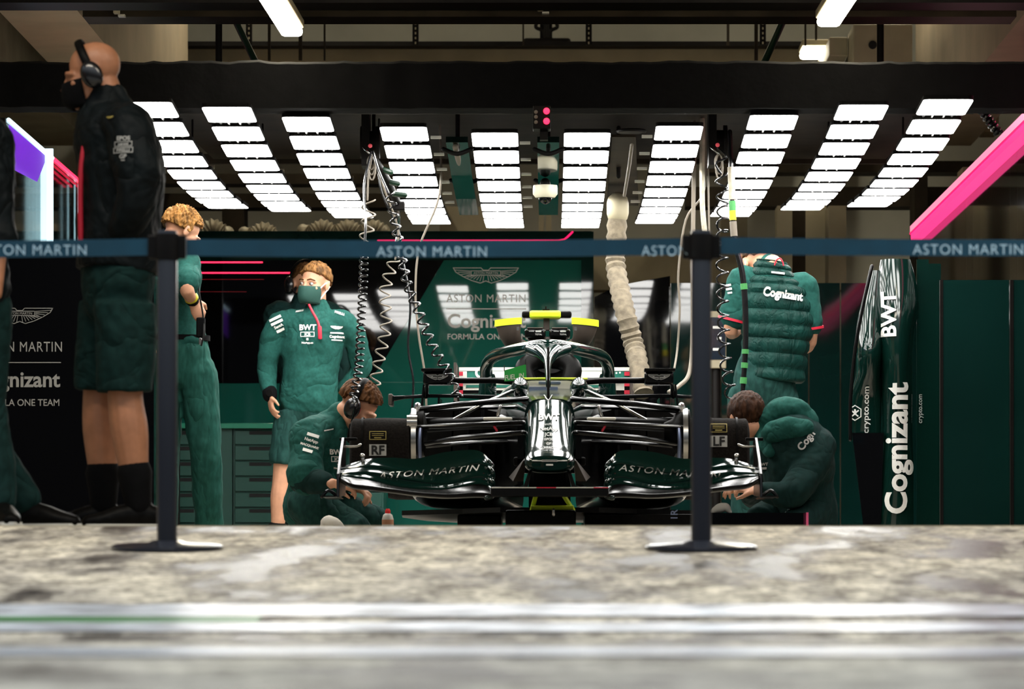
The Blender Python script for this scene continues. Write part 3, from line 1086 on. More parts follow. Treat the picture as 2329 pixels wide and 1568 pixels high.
# cream strip with grey slots behind the bulges and the lime cockpit edge
hr = build('cockpit_strip', MB().rings([superring(0, 22.02 + .012 * k, .142, zpx(866, 22.02), zpx(900, 22.02), 20, 5) for k in range(2)]), 'cream', car)
for x0, y0, x1, y1, dd in ((1225, 868, 1275, 874, 0), (1196, 880, 1269, 886, 0)):
    build('slot', MB().px(x0, y0, x1, y1, 22.014, 22.02), 'blue_steel', hr, smooth=False, bevel=.004)
build('lime_edge', MB().tube([P(1188, 862, 22.0), P(1247, 861.5, 21.95), P(1334, 862, 22.0)], .006, n=8, smooth=5), 'lime', car)
# halo
D = 22.0
ring = [(1109, 872, 23.2), (1106, 836, 23.1), (1122, 812, 22.9), (1158, 800, 22.5), (1208, 790, 22.1), (1247, 787, 21.98), (1288, 790, 22.1), (1336, 800, 22.5), (1370, 812, 22.9), (1383, 836, 23.1), (1381, 872, 23.2)]
hp = [P(*r) for r in ring]
halo = build('halo', MB().tube(hp, [(.038, .038)] + [.033] * 9 + [(.038, .038)], n=20, smooth=8), 'car_green', car)
build('halo_pillar', MB().tube([P(1247, 876, 21.62), P(1246, 845, 21.72), P(1246, 815, 21.84), P(1246, 792, 21.97)], [(.013, .03), (.015, .03), (.028, .03), (.075, .03)], side=X, n=16, smooth=6), 'car_green', halo)
for sg in (-1, 1):
    build('halo_fairing', MB().tube([P(1247 + sg * 3, 826, 21.86), P(1247 + sg * 14, 806, 21.93), P(1247 + sg * 40, 795, 22.05)], [.014, .028, .032], smooth=5), 'car_green', halo)
    build('foot', MB().tube([P(1245 + sg * 136, 862, 23.18), P(1245 + sg * 136, 902, 23.2)], [(.045, .06), (.05, .09)], side=X), 'car_green', halo)
# pitot tube
pt = build('pitot_tube', MB().tube([P(1247, 792, 21.3), P(1247, 912, 21.2)], .0065, n=8), 'matt_carbon', car)
build('fork', MB().tube([P(1238, 900, 21.15), P(1241, 906, 21.15), P(1247, 912, 21.15), P(1253, 906, 21.15), P(1256, 900, 21.15)], .004, n=6).tube([P(1247, 912, 21.15), P(1248, 1000, 20.6)], .003, n=6), 'steel', pt)
# airbox, roll hoop, camera pods and engine cover
ab = build('airbox', body_loft([(23.18, .10, zpx(775, 23.18), zpx(868, 23.18)), (23.25, .125, zpx(768, 23.2), zpx(872, 23.2)), (23.6, .135, zpx(766, 23.4), zpx(880, 23.4)), (24.2, .12, zpx(790, 24.2), zpx(885, 24.2)), (25.0, .07, zpx(840, 25), zpx(895, 25)), (25.2, .03, zpx(860, 25.2), zpx(895, 25.2))], e=2.6), 'matt_carbon', car)
build('intake_mouth', MB().rings([superring(0, 23.165, .085, zpx(792, 23.18), zpx(850, 23.18), 24, 2.2), superring(0, 23.20, .075, zpx(795, 23.18), zpx(847, 23.18), 24, 2.2)]), 'slot_black', ab)
for sg in (-1, 1):
    pod = build('camera_pod', MB().px(1245 + sg * 28 - 24, 748, 1245 + sg * 28 + 24, 768, 23.1, 23.3), 'carbon', car, bevel=.012)
    build('pod_lid', MB().px(1245 + sg * 28 - 18, 745, 1245 + sg * 28 + 18, 748, 23.1, 23.28), 'brown_plastic', pod, bevel=.002)
    mark('lettering', text_shape('TOTAL', .02), 'grey_print', pod, P(1245 + sg * 28 + 8, 761, 23.1), X, Z, 3.4 * 23.1 / FPX)
    mark('stripe', join2([(rect2(-14, -.6, -2, .6), 1, 1, 0, 0), (rect2(1, -2, 14, 2), 1, 1, 0, 0)]), 'grey_print', pod, P(1245 + sg * 28, 754, 23.1), X, Z, 23.1 / FPX)
build('pod_base', MB().px(1200, 766, 1290, 784, 23.14, 23.3), 'brown_plastic', car, bevel=.015)
tc = build('camera_mast', MB().px(1236, 719, 1250, 752, 23.2, 23.26), 'brown_plastic', car, bevel=.004)
build('camera_bar', MB().px(1187, 708, 1300, 722, 23.17, 23.27), 'matt_carbon', tc, bevel=.01)
build('lime_band', MB().px(1204, 706.5, 1276, 724, 23.16, 23.28), 'lime', tc, bevel=.012)
build('camera_stud', MB().px(1240, 697, 1243, 708, 23.2, 23.22).px(1234, 703, 1250, 708, 23.2, 23.24), 'matt_carbon', tc, bevel=.001)
# headrest and cockpit dark
build('headrest', MB().tube([P(1200, 872, 22.9), P(1192, 838, 22.95), P(1215, 822, 23.0), P(1247, 818, 23.0), P(1280, 822, 23.0), P(1302, 838, 22.95), P(1296, 872, 22.9)], .05, smooth=5), 'matt_carbon', car)
# sidepods, floor, bargeboards
for sg in (-1, 1):
    q = MB()
    secs = [(22.55, .30, .70, .60, .30), (22.62, .27, .74, .66, .24), (23.0, .25, .75, .67, .21), (23.8, .22, .60, .62, .21), (24.8, .15, .35, .52, .21)]
    rr = []
    for d, xi, xo, zt, zb in catmull(secs, 5):
        rr.append([(sg * (p[0]), p[1], p[2]) for p in superring((xi + xo) / 2, d, (xo - xi) / 2, zt, zb, 24, 4)])
    sp = build('sidepod', q.rings(rr), 'car_green', car)
    build('intake', MB().rings([[(sg * p[0], p[1], p[2]) for p in superring(.52, 22.54 + .01 * k, .19, .58, .42, 20, 5)] for k in range(2)]), 'slot_black', sp)
    # shoulder wing and vertical vanes
    sh = MB().rings([[P(1250 + sg * a, y - h, d), P(1250 + sg * a, y + h, d), P(1250 + sg * a, y + h, d + .22), P(1250 + sg * a, y - h, d + .22)] for a, y, h, d in [(362, 908, 7, 22.35), (330, 904, 4, 22.3), (280, 901, 4, 22.3), (220, 901, 4, 22.35), (140, 904, 5, 22.4), (60, 905, 6, 22.4)]])
    build('shoulder_wing', sh, 'carbon', car, bevel=.004)
    build('wing_tip', MB().px(1250 + sg * 362 - 5, 896, 1250 + sg * 362 + 5, 922, 22.34, 22.55), 'brown_plastic', car, bevel=.006)
    for a, y0, y1, d in ((284, 874, 960, 22.28), (250, 905, 1060, 22.0), (215, 912, 1070, 21.9), (180, 915, 1080, 21.8), (150, 920, 1090, 21.7)):
        vq = MB().rings([[P(1250 + sg * a, y0, d), P(1250 + sg * (a + 4), y0, d), P(1250 + sg * (a + 12), y1, d), P(1250 + sg * (a + 8), y1, d)], [P(1250 + sg * (a - 6), y0 + 6, d + .35), P(1250 + sg * (a - 2), y0 + 6, d + .35), P(1250 + sg * (a + 16), y1, d + .35), P(1250 + sg * (a + 12), y1, d + .35)]])
        build('turning_vane', vq, 'carbon', car, smooth=False)
    # mirrors
    mr = build('mirror', MB().px(1247 + sg * 252 - 33, 846, 1247 + sg * 252 + 33, 875, 22.2, 22.34), 'carbon', car, bevel=.012)
    build('mirror_vane', MB().px(1247 + sg * 254 - 35, 838, 1247 + sg * 254 + 35, 844, 22.18, 22.32).px(1247 + sg * 254 - 12, 843, 1247 + sg * 254 - 6, 848, 22.2, 22.3).px(1247 + sg * 254 + 12, 843, 1247 + sg * 254 + 18, 848, 22.2, 22.3), 'matt_carbon', mr, bevel=.002)
    mark('badge', wings_shape(.016, False), 'grey_print', mr, P(1247 + sg * 252, 860, 22.2), X, Z, 50 * 22.2 / FPX)
    build('mirror_arm', MB().tube([P(1250 + sg * 222, 866, 22.26), P(1250 + sg * 120, 866, 22.26), P(1250 + sg * 76, 868, 22.2)], [(.012, .018), (.012, .018), (.02, .02)]), 'carbon', mr)
    build('mirror_post', MB().tube([P(1250 + sg * 278, 874, 22.27), P(1250 + sg * 281, 900, 22.3)], [(.008, .02), (.014, .03)], side=X), 'carbon', mr)
    # suspension
    A = 21.05

    def arm(pts, r, material='carbon', nm='wishbone'):
        return build(nm, MB().tube([P(1250 + sg * a, y, d) for a, y, d in pts], r, side=Z, n=12), material, car)
    arm([(56, 908, 21.2), (200, 920, 21.1), (302, 932, 21.05)], [(.016, .05), (.014, .045), (.014, .04)])
    arm([(60, 925, 21.75), (190, 928, 21.4), (300, 936, 21.1)], [(.014, .05), (.012, .04), (.012, .04)])
    arm([(72, 885, 21.4), (150, 918, 21.25), (240, 968, 21.1)], .010, 'steel', 'push_rod')
    arm([(60, 985, 20.95), (200, 996, 21.0), (300, 1012, 21.0)], [(.014, .06), (.013, .055), (.012, .04)])
    arm([(60, 1004, 21.7), (190, 1008, 21.4), (300, 1016, 21.1)], [(.013, .05), (.012, .045), (.012, .04)])
    arm([(60, 962, 20.9), (300, 972, 20.95)], [(.013, .035), (.012, .03)], nm='track_rod')
    arm([(40, 958, 21.2), (110, 962, 21.2), (190, 964, 21.2), (300, 968, 21.15)], [(.02, .06), (.03, .1), (.03, .1), (.04, .08)], 'matt_carbon', 'brake_duct')
    arm([(88, 953, 20.85), (148, 953, 20.85)], .007, 'cream', 'link_bar')
    arm([(112, 925, 20.9), (118, 946, 20.9)], .008, 'steel', 'link_bar')
    arm([(120, 980, 20.9), (126, 970, 20.9)], .006, 'red_trim', 'red_tag')
    # hub, felt cover
    hx = P(1250 + sg * 308, 975, A)
    hub = build('hub', MB().lathe([(.001, -.09), (.05, -.09), (.07, -.05), (.10, -.03), (.115, .0), (.115, .035), (.05, .05), (.001, .05)], (sg * .655, A, zpx(985, A)), 'X', 32), 'matt_carbon', car)
    build('hub_flange', MB().lathe([(.10, -.012), (.155, -.012), (.155, .012), (.10, .012)], (sg * .668, A, zpx(1000, A)), 'X', 40), 'steel', hub)
    build('upright', MB().tube([P(1250 + sg * 300, 925, A), P(1250 + sg * 306, 975, A - .02), P(1250 + sg * 296, 1030, A)], [(.018, .04), (.026, .05), (.016, .04)], side=X, smooth=5), 'steel', hub)
    build('brake_pipe', MB().tube([P(1250 + sg * 294, 975, A - .12), P(1250 + sg * 296, 1004, A - .13), P(1250 + sg * 295, 1040, A - .12)], .010), 'blue_steel', hub)
    build('hub_nut', MB().lathe([(.001, 0), (.035, 0), (.035, .05), (.001, .05)], (sg * .70, A - .11, zpx(963, A)), 'X', 18), 'steel', hub)
    xa, xb = (P(1250 + sg * 318, 0, A).x, P(1250 + sg * 450, 0, A).x)
    zc, zr = (zpx(952, A) + zpx(1100, A)) / 2, (zpx(952, A) - zpx(1100, A)) / 2
    prof = [(.001, xa - sg * .005), (zr * .93, xa - sg * .005), (zr, xa + sg * .02), (zr * 1.0, xa + sg * .12), (zr * .985, xb - sg * .05), (zr * .90, xb), (.001, xb + sg * .01)]
    rr = []
    for r, x in catmull(prof, 4):
        rr.append([(x, A + max(abs(r), .001) * math.copysign(abs(math.cos(t)) ** .62, math.cos(t)), zc + max(abs(r), .001) * math.copysign(abs(math.sin(t)) ** .62, math.sin(t))) for t in [2 * math.pi * j / 44 for j in range(44)]])
    cov = build('hub_cover', MB().rings(rr), 'cover_felt', car, disp=(.12, .006))
    cov['label'] = ('felt hub cover marked RF' if sg < 0 else 'felt hub cover marked LF')
    cx = 859 if sg < 0 else 1635
    build('seam', MB().rings([[(x, A + (zr + .004) * math.copysign(abs(math.cos(t)) ** .62, math.cos(t)), zc + (zr + .004) * math.copysign(abs(math.sin(t)) ** .62, math.sin(t))) for t in [2 * math.pi * j / 44 for j in range(44)]] for x in (xb - sg * .062, xb - sg * .052)], cap=False), 'matt_carbon', cov)
    dn = A - zr - .02
    plate = join2([(rect2(-19.5, -13, 19.5, 13), 1, 1, 0, 0)])
    mark('label_plate', plate, 'grey_print', cov, P(cx, 1024 if sg < 0 else 1004, dn), X, Z, dn / FPX, onto=cov, cast=Y, off=.006, cell=.02)
    mark('lettering', text_shape('RF' if sg < 0 else 'LF', .03), 'slot_black', cov, P(cx, 1024 if sg < 0 else 1004, dn), X, Z, 20 * dn / FPX, onto=cov, cast=Y, off=.010, cell=.02)
    yl = 991 if sg < 0 else 974
    fr = join2([(ribbon2([(-18.5, -9), (18.5, -9), (18.5, 9), (-18.5, 9)], 1.6, True), 1, 1, 0, 0), (ribbon2([(-13, 4), (13, 4)], 1.2), 1, 1, 0, 0), (ribbon2([(-13, 0), (13, 0)], 1.2), 1, 1, 0, 0), (ribbon2([(-7, -5), (7, -5)], 2), 1, 1, 0, 0)])
    mark('gold_label', fr, 'gold_print', cov, P(cx, yl, dn), X, Z, dn / FPX, onto=cov, cast=Y, off=.006, cell=.02)
    build('rear_hub_cover', MB().lathe([(.001, -.15), (.15, -.15), (.16, -.1), (.16, .1), (.14, .16), (.001, .16)], (sg * .78, 24.6, .45), 'X', 30), 'cover_felt', car)
    build('rear_axle_arm', MB().tube([(sg * .1, 24.5, .46), (sg * .65, 24.6, .45)], [(.02, .05), (.016, .04)], side=Z), 'carbon', car)
build('underfloor', MB().rings([[(-w, d, .165), (w, d, .165), (w, d, .19), (-w, d, .19)] for d, w in [(21.6, .25), (22.0, .45), (22.5, .78), (23.2, .80), (24.4, .70), (25.0, .55)]]), 'matt_carbon', car, smooth=False)
build('tea_tray', MB().px(1168, 1040, 1332, 1060, 21.3, 21.9), 'matt_carbon', car, bevel=.01)
# dark inner bodywork between tub and sidepods
for sg in (-1, 1):
    build('bargeboard', MB().rings([[(sg * .13, 21.3, .30), (sg * .16, 21.3, .30), (sg * .16, 21.3, .60), (sg * .13, 21.3, .60)], [(sg * .32, 22.3, .22), (sg * .36, 22.3, .22), (sg * .36, 22.3, .72), (sg * .32, 22.3, .72)]]), 'carbon', car, smooth=False)
    build('radiator_duct', MB().rings([[(sg * p[0], p[1], p[2]) for p in superring(.44, d, w, z1, z0, 20, 4)] for d, w, z0, z1 in [(21.9, .22, .42, .70), (22.1, .27, .33, .73), (22.56, .26, .3, .70)]]), 'matt_carbon', car)

# rear wing
RW = 25.0
rw = build('rear_wing', MB().px(1044, 836, 1432, 866, RW, RW + .03), 'wing_green', car, bevel=.004)
build('upper_band', MB().px(1044, 836, 1432, 844, RW - .006, RW), 'cream', rw, smooth=False)
for x0, x1 in ((1044, 1062), (1100, 1230), (1300, 1390)):
    build('pale_block', MB().px(x0, 845, x1, 862, RW - .006, RW), 'cream', rw, smooth=False)
for x0, x1 in ((1044, 1053), (1420, 1432)):
    for y in (846, 870, 888):
        build('red_glow_block', MB().px(x0, y, x1, y + 9, RW - .008, RW - .002), 'led_red' if False else 'red_trim', rw, smooth=False)  # flat red colour painted in for the soft LED glow
build('lower_flap', MB().px(1044, 868, 1432, 896, RW + .04, RW + .07), 'carbon', rw, bevel=.004)
build('white_band', MB().px(1053, 872, 1420, 888, RW + .03, RW + .039), 'cream', rw, smooth=False)
build('grey_slot', MB().px(1060, 876, 1180, 882, RW + .024, RW + .029).px(1290, 876, 1400, 882, RW + .024, RW + .029), 'wing_green', rw, smooth=False)
mark('lettering', text_shape('C', .03), 'white_print', rw, P(1092, 848, RW - .01), X, Z, 24 * RW / FPX)
for x in (1395, 1402, 1410):
    mark('dot', ([(math.cos(a) * 2.2, math.sin(a) * 2.2) for a in [k * .7854 for k in range(8)]], [tuple(range(8))]), 'white_print', rw, P(x, 848 + (x % 3), RW - .01), X, Z, RW / FPX)
for x in (1037, 1437):
    build('endplate', MB().mm((P(x - 3, 0, RW).x, RW - .25, zpx(960, RW)), (P(x + 3, 0, RW).x, RW + .25, zpx(830, RW))), 'brown_plastic', rw, smooth=False)
build('wing_mount', MB().px(1236, 850, 1250, 960, RW + .07, RW + .15), 'carbon', rw, smooth=False)
build('gearbox', MB().mm((-.12, 24.4, .22), (.12, 25.1, .56)), 'matt_carbon', car, bevel=.03)

# ---------------- front wing: four stacked elements each side of the flat centre plane
LB = [(776, 1094), (800, 1108), (843, 1113), (895, 1119), (947, 1126), (1015, 1131), (1084, 1129), (1119, 1131)]
L4 = [(776, 1085), (800, 1086), (843, 1093), (895, 1107), (947, 1114), (1015, 1114), (1084, 1102), (1119, 1109)]
L3 = [(776, 1081), (800, 1079), (843, 1079), (895, 1086), (947, 1095), (1015, 1101), (1084, 1085), (1119, 1091)]
L2 = [(776, 1069), (800, 1065), (843, 1062), (895, 1072), (947, 1078), (1015, 1072), (1084, 1055), (1118, 1064)]
L1 = [(776, 1065), (800, 1056), (843, 1045), (895, 1043), (947, 1045), (1015, 1030), (1084, 1026), (1112, 1046)]


def resample(line, n=40):
    q = catmull(line, 12)
    out = []
    for i in range(n):
        t = i / (n - 1) * (len(q) - 1)
        k = min(int(t), len(q) - 2)
        f = t - k
        out.append(tuple(a + (b - a) * f for a, b in zip(q[k], q[k + 1])))
    return out


def element(lo, hi, d0, d1, th, lip=1.0):
    """a wing flap from its leading edge line lo (at distance d0) up to its trailing edge line hi (at d1)"""
    rr = []
    for (xa, ya), (xb, yb) in zip(resample(lo), resample(hi)):
        a, b = P(xa, ya, d0), P(xb, yb, d1)
        top, bot = [], []
        for k in range(9):
            t = k / 8
            c = a.lerp(b, t)
            sag = -.30 * abs(b.z - a.z) * math.sin(math.pi * t) * .6
            c.z += sag
            thick = th * (.25 + 1.4 * math.sqrt(t) * (1 - t) + .12) if t > 0 else th * .22
            top.append(c + V((0, -thick * .25, thick * .5)))
            bot.append(c + V((0, thick * .25, -thick * .5)))
        rr.append(top + bot[::-1])
    return MB().rings(rr)


ELS = [(LB, L4, 20.0, 20.10, .026), (L4, L3, 20.09, 20.14, .018), (L3, L2, 20.13, 20.19, .018), (L2, L1, 20.18, 20.25, .016)]
wing_l = []
for k, (lo, hi, d0, d1, th) in enumerate(ELS):
    q = element(lo, hi, d0, d1, th)
    wing_l.append(build('front_wing_plane' if k == 0 else 'front_wing_flap', q, 'car_green' if k in (1, 2, 3) else 'carbon', car))
    r = build('front_wing_plane' if k == 0 else 'front_wing_flap', q.mirror(), 'car_green' if k in (1, 2, 3) else 'carbon', car)
    wing_l.append(r)
    # curled inner ends
    for sg in (-1, 1):
        (xa, ya), (xb, yb) = lo[-1], hi[-1]
        e = MB().tube([V((-sg * a.x, a.y, a.z)) for a in (P(xa - 12, ya + 2, d0), P(xa + 1, (ya * .8 + yb * .2) + 2, d0 + .03), P(xb + 1, ya * .3 + yb * .7, d1 - .04), P(xb - 8, yb - 2, d1))], [.012, .012, .010, .008], n=10, smooth=5)
        build('flap_curl', e, 'car_green', wing_l[-1] if sg > 0 else wing_l[-2])
# lettering along the third element
for sg in (-1, 1):
    tgt = wing_l[4] if sg < 0 else wing_l[5]
    u = V((P(1082, 1058, 20.4) - P(866, 1076, 20.4))) if sg < 0 else V((P(1630, 1076, 20.4) - P(1414, 1058, 20.4)))
    u.y = 0
    org = P(974, 1072, 20.0) if sg < 0 else P(1526, 1072, 20.0)
    L = 226 * 20.15 / FPX
    sh = text_shape('ASTON MARTIN', .0, 1.15)
    wpx = max(p[0] for p in sh[0]) - min(p[0] for p in sh[0])
    mark('lettering', sh, 'white_print' if sg < 0 else 'grey_print', tgt, org, X, Z, 1.0, onto=tgt, cast=Y, off=.004, cell=.02,
         warp=lambda x, y, L=L, w=wpx, sg=sg: (x * L / w + y * .012, y * .030 - sg * .085 * x * L / w))
build('centre_plane', MB().rings([[(x, 20.0, zpx(1108, 20) - .0), (x, 20.0, zpx(1131, 20)), (x, 20.26, zpx(1122, 20) - .01), (x, 20.28, zpx(1109, 20.1))] for x in (-.277, -.14, 0, .14, .277)]), 'carbon', car, bevel=.006)
for x0, x1, material in ((1118, 1220, 'cream'), (1220, 1265, 'red_trim'), (1265, 1350, 'cream'), (1350, 1384, 'red_trim')):
    build('edge_stripe', MB().px(x0, 1108.6, x1, 1110.8, 19.997, 20.003), material, car, smooth=False)  # cream runs paint in the bright highlight along the leading edge
for sg in (-1, 1):
    # pylons and nose cape
    build('nose_pylon', MB().rings([[(sg * x, d, z) for x, d, z in q] for q in ([(.085, 20.14, zpx(1072, 20.1)), (.10, 20.14, zpx(1072, 20.1)), (.10, 20.5, zpx(1068, 20.4)), (.085, 20.5, zpx(1068, 20.4))], [(.105, 20.05, zpx(1109, 20)), (.125, 20.05, zpx(1109, 20)), (.125, 20.3, zpx(1109, 20)), (.105, 20.3, zpx(1109, 20))])]), 'matt_carbon', car, smooth=False)
    build('nose_cape', MB().rings([[(sg * x, d, z) for x, d, z in q] for q in ([(.118, 20.30, zpx(1048, 20.3)), (.125, 20.30, zpx(1048, 20.3)), (.118, 20.75, zpx(1040, 20.7)), (.112, 20.75, zpx(1040, 20.7))], [(.125, 20.42, zpx(1095, 20.4)), (.175, 20.42, zpx(1095, 20.4)), (.20, 20.95, zpx(1085, 20.9)), (.15, 20.95, zpx(1085, 20.9))])]), 'brown_plastic', car, smooth=False)
    xx = sg * 1.0
    ep = MB().prism([(xx, d, z) for d, z in [(20.0, zpx(1132, 20)), (20.62, zpx(1128, 20.6)), (20.66, zpx(1000, 20.6)), (20.5, zpx(996, 20.5)), (20.2, zpx(1040, 20.2)), (20.02, zpx(1078, 20))]], (-sg * .014, 0, 0))
    epo = build('wing_endplate', ep, 'carbon', car, bevel=.003)
    build('foot_plate', MB().tube([(xx + sg * .07, 20.05, zpx(1130, 20)), (xx + sg * .04, 20.05, zpx(1116, 20)), (xx, 20.05, zpx(1128, 20))], .008, smooth=4).px(1250 + sg * 500 - 18, 1128, 1250 + sg * 500 + 18, 1131, 20.0, 20.55), 'carbon', epo, smooth=False)
    build('endplate_fin', MB().px(1250 + sg * 462 - 16, 996, 1250 + sg * 462 + 24, 1003, 20.5, 20.53), 'matt_carbon', epo, bevel=.003)
    build('endplate_strut', MB().tube([P(1250 + sg * 468, 1016, 20.48), P(1250 + sg * 440, 1016, 20.48), P(1250 + sg * 430, 1012, 20.48)], .006, n=8), 'steel', epo)
    build('adjuster', MB().tube([P(1250 + sg * 424, 1056, 20.24), P(1250 + sg * 426, 1042, 20.24)], .009).ball(P(1250 + sg * 426, 1038, 20.24), .013), 'gold_print' if False else 'steel', car)
# printing on the nose
prints = [('BWT', 945, 15, 20.90, .03), ('antfin', 962, 6, 20.80, .0), ('NetApp', 972, 9, 20.72, .02), ('JCB', 985, 8, 20.62, .02), ('EPOS', 997, 6, 20.55, .02), ('GP', 1007, 6, 20.45, .02), ('XERO', 1017, 6, 20.38, .01)]
for s, y, h, d, bo in prints:
    mark('lettering', text_shape(s, bo), 'white_print' if h > 14 else 'grey_print', nose, P(1248, y, d - .25), X, Z, h * d / FPX, onto=nose, cast=Y, off=.005, cell=.015)
mark('nose_badge', join2([(rect2(-40, 1, 40, 3), 1, 1, 0, 0), (rect2(-18, 0, 18, 4), 1, 1, 0, 0), (rect2(-8, -9, 8, -5.5), 1, 1, 0, 0)]), 'white_print', nose, P(1250, 1048, 19.9), X, Z, 20 / FPX, onto=nose, cast=Y, off=.005, cell=.015)

# ---------------- things standing on and under the car
for sg in (-1, 1):
    cx = 1156 if sg < 0 else 1331
    q = MB()
    path = [(cx + sg * 0, 727, 23.05, .0705, .05), (cx - sg * 1, 745, 23.05, .066, .05), (cx - sg * 5, 765, 23.06, .056, .046), (cx - sg * 14, 782, 23.1, .048, .042), (cx - sg * 32, 792, 23.12, .045, .035)]
    q.tube([P(a, b, c) for a, b, c, _, _ in path], [(r, r2) for *_, r, r2 in path], side=X, n=28, smooth=5, round_cap=False)
    t = thing('cooling_duct', ('left' if sg < 0 else 'right') + ' brown cooling duct with a lime rim standing behind the halo', 'cooling duct', P(cx, 792, 23.05), 'cooling ducts behind the halo')
    build('duct', q, 'brown_plastic', t)
    c = P(cx, 741, 23.05)
    h = 15 * 23.05 / FPX
    rim = MB()
    rr = []
    for r, z in [(.0735, 0), (.0735, h), (.067, h), (.064, h * .6)]:
        rr.append([c + V((r * math.cos(a), r * .75 * math.sin(a), z + sg * .1 * r * math.cos(a) * -1)) for a in [2 * math.pi * j / 32 for j in range(32)]])
    build('lime_rim', rim.rings(rr), 'lime', t)
    tag_ = build('tag', MB().px(cx - sg * 22 - 3, 744, cx - sg * 22 + 3, 752, 22.99, 23.0), 'steel', t, smooth=False)
fs = thing('fuel_sign', 'small bright green sign reading FUEL IN hung in the halo', 'sign', P(1172, 862, 22.1))
poly = [P(1147, 843, 22.1), P(1196, 829, 22.1), P(1198, 864, 22.1), P(1147, 868, 22.1)]
bd = build('board', MB().prism(poly, (0, .008, 0)), 'sign_green', fs, smooth=False)
build('cord', MB().tube([poly[0], P(1147, 832, 22.1)], .0025, n=6), 'slot_black', fs)
build('cord', MB().tube([poly[1], P(1195, 818, 22.1)], .0025, n=6), 'slot_black', fs)
uu = (P(1196, 829, 22.1) - P(1147, 843, 22.1))
mark('lettering', text_shape('FUEL  IN', .01), 'cream', bd, P(1170, 857, 22.098), uu.normalized().lerp(X, .5), Z, 11 * 22.1 / FPX, warp=lambda x, y: (x * .74, y))
# lime front jack and low dolly
jk = thing('front_jack', 'lime trapezoid front jack under the nose wing', 'jack', (0, 20.3, 0))
fr = MB()
for a, b in (((1219, 1126), (1210, 1160)), ((1281, 1126), (1303, 1160))):
    fr.tube([P(*a, 20.3), P(*b, 20.3)], .011, n=6)
build('frame', fr, 'lime', jk)
build('cross_plate', MB().px(1207, 1150, 1305, 1161, 20.26, 20.34), 'lime', jk, bevel=.004)
build('foot', MB().mm((P(1150, 0, 20.3).x, 20.2, 0), (P(1310, 0, 20.3).x, 20.7, P(0, 1161, 20.3).z - .001)), 'matt_carbon', jk, bevel=.01)
build('pin', MB().tube([P(1259, 1161, 20.2), P(1259, 1172, 20.2)], .008), 'steel', jk)
for x0, x1, d0, d1, lab, nm in ((1040, 1140, 22.2, 22.9, 'low black stand under the car beside the white bottle', 'car_stand'), (1330, 1600, 22.0, 22.9, 'low black dolly with pale blue letters under the right of the car', 'wheeled_dolly')):
    t = thing(nm, lab, 'stand', (P((x0 + x1) / 2, 0, d0).x, d0 + .3, 0))
    a, b = P(x0, 1150, d0), P(x1, 1150, d0)
    build('deck', MB().mm((a.x, d0, .10), (b.x, d1, .163)), 'matt_carbon', t, bevel=.01)
    for q in ((a.x + .06, d0 + .08), (b.x - .06, d0 + .08), (a.x + .06, d1 - .08), (b.x - .06, d1 - .08)):
        build('caster', MB().lathe([(.001, -.02), (.05, -.02), (.05, .02), (.001, .02)], (q[0], q[1], .05), 'X', 18), 'hose_black', t)
        build('leg', MB().mm((q[0] - .02, q[1] - .02, .05), (q[0] + .02, q[1] + .02, .11)), 'steel', t, smooth=False)
    if nm == 'wheeled_dolly':
        build('skirt', MB().mm((a.x + .01, d0 - .02, .02), (b.x - .01, d0 - .004, .16)), 'matt_carbon', t, smooth=False)
        mark('lettering', text_shape('1R', .02), 'blue_steel', t, P(1533, 1172, d0 - .021), Z, -X, 15 * d0 / FPX)
bt = thing('spray_bottle', 'small white bottle with a red cap beside the kneeling mechanic', 'bottle', (P(882, 1197, 20.6).x, 20.6, 0))
z0 = zpx(1168, 20.6)
build('bottle', MB().lathe([(.001, 0), (.027, 0), (.0285, .01), (.0285, z0 - .03), (.022, z0 - .008), (.012, z0), (.001, z0)], (P(882, 0, 20.6).x, 20.6, 0), 'Z'), 'bottle_white', bt)
build('cap', MB().lathe([(.001, z0 - .002), (.013, z0 - .002), (.013, z0 + .012), (.008, z0 + .022), (.001, z0 + .022)], (P(882, 0, 20.6).x, 20.6, 0), 'Z'), 'red_plastic', bt)
build('wrap', MB().lathe([(.0288, z0 * .62), (.0288, z0 * .78)], (P(882, 0, 20.6).x, 20.6, 0), 'Z'), 'skin', bt)
# ------------------------------------------------------------------ people


def limb(mb, pts, rad, side=None, smooth=5, n=14):
    return mb.tube(pts, rad, n=n, side=side, smooth=smooth)


def head_matrix(c, yaw=0, pitch=0, roll=0):
    """face looks to -Y at rest; yaw>0 turns it to +X, pitch>0 tips the face down"""
    return Matrix.Translation(c) @ Matrix.Rotation(math.radians(yaw), 4, 'Z') @ Matrix.Rotation(math.radians(pitch), 4, 'X') @ Matrix.Rotation(math.radians(roll), 4, 'Y')


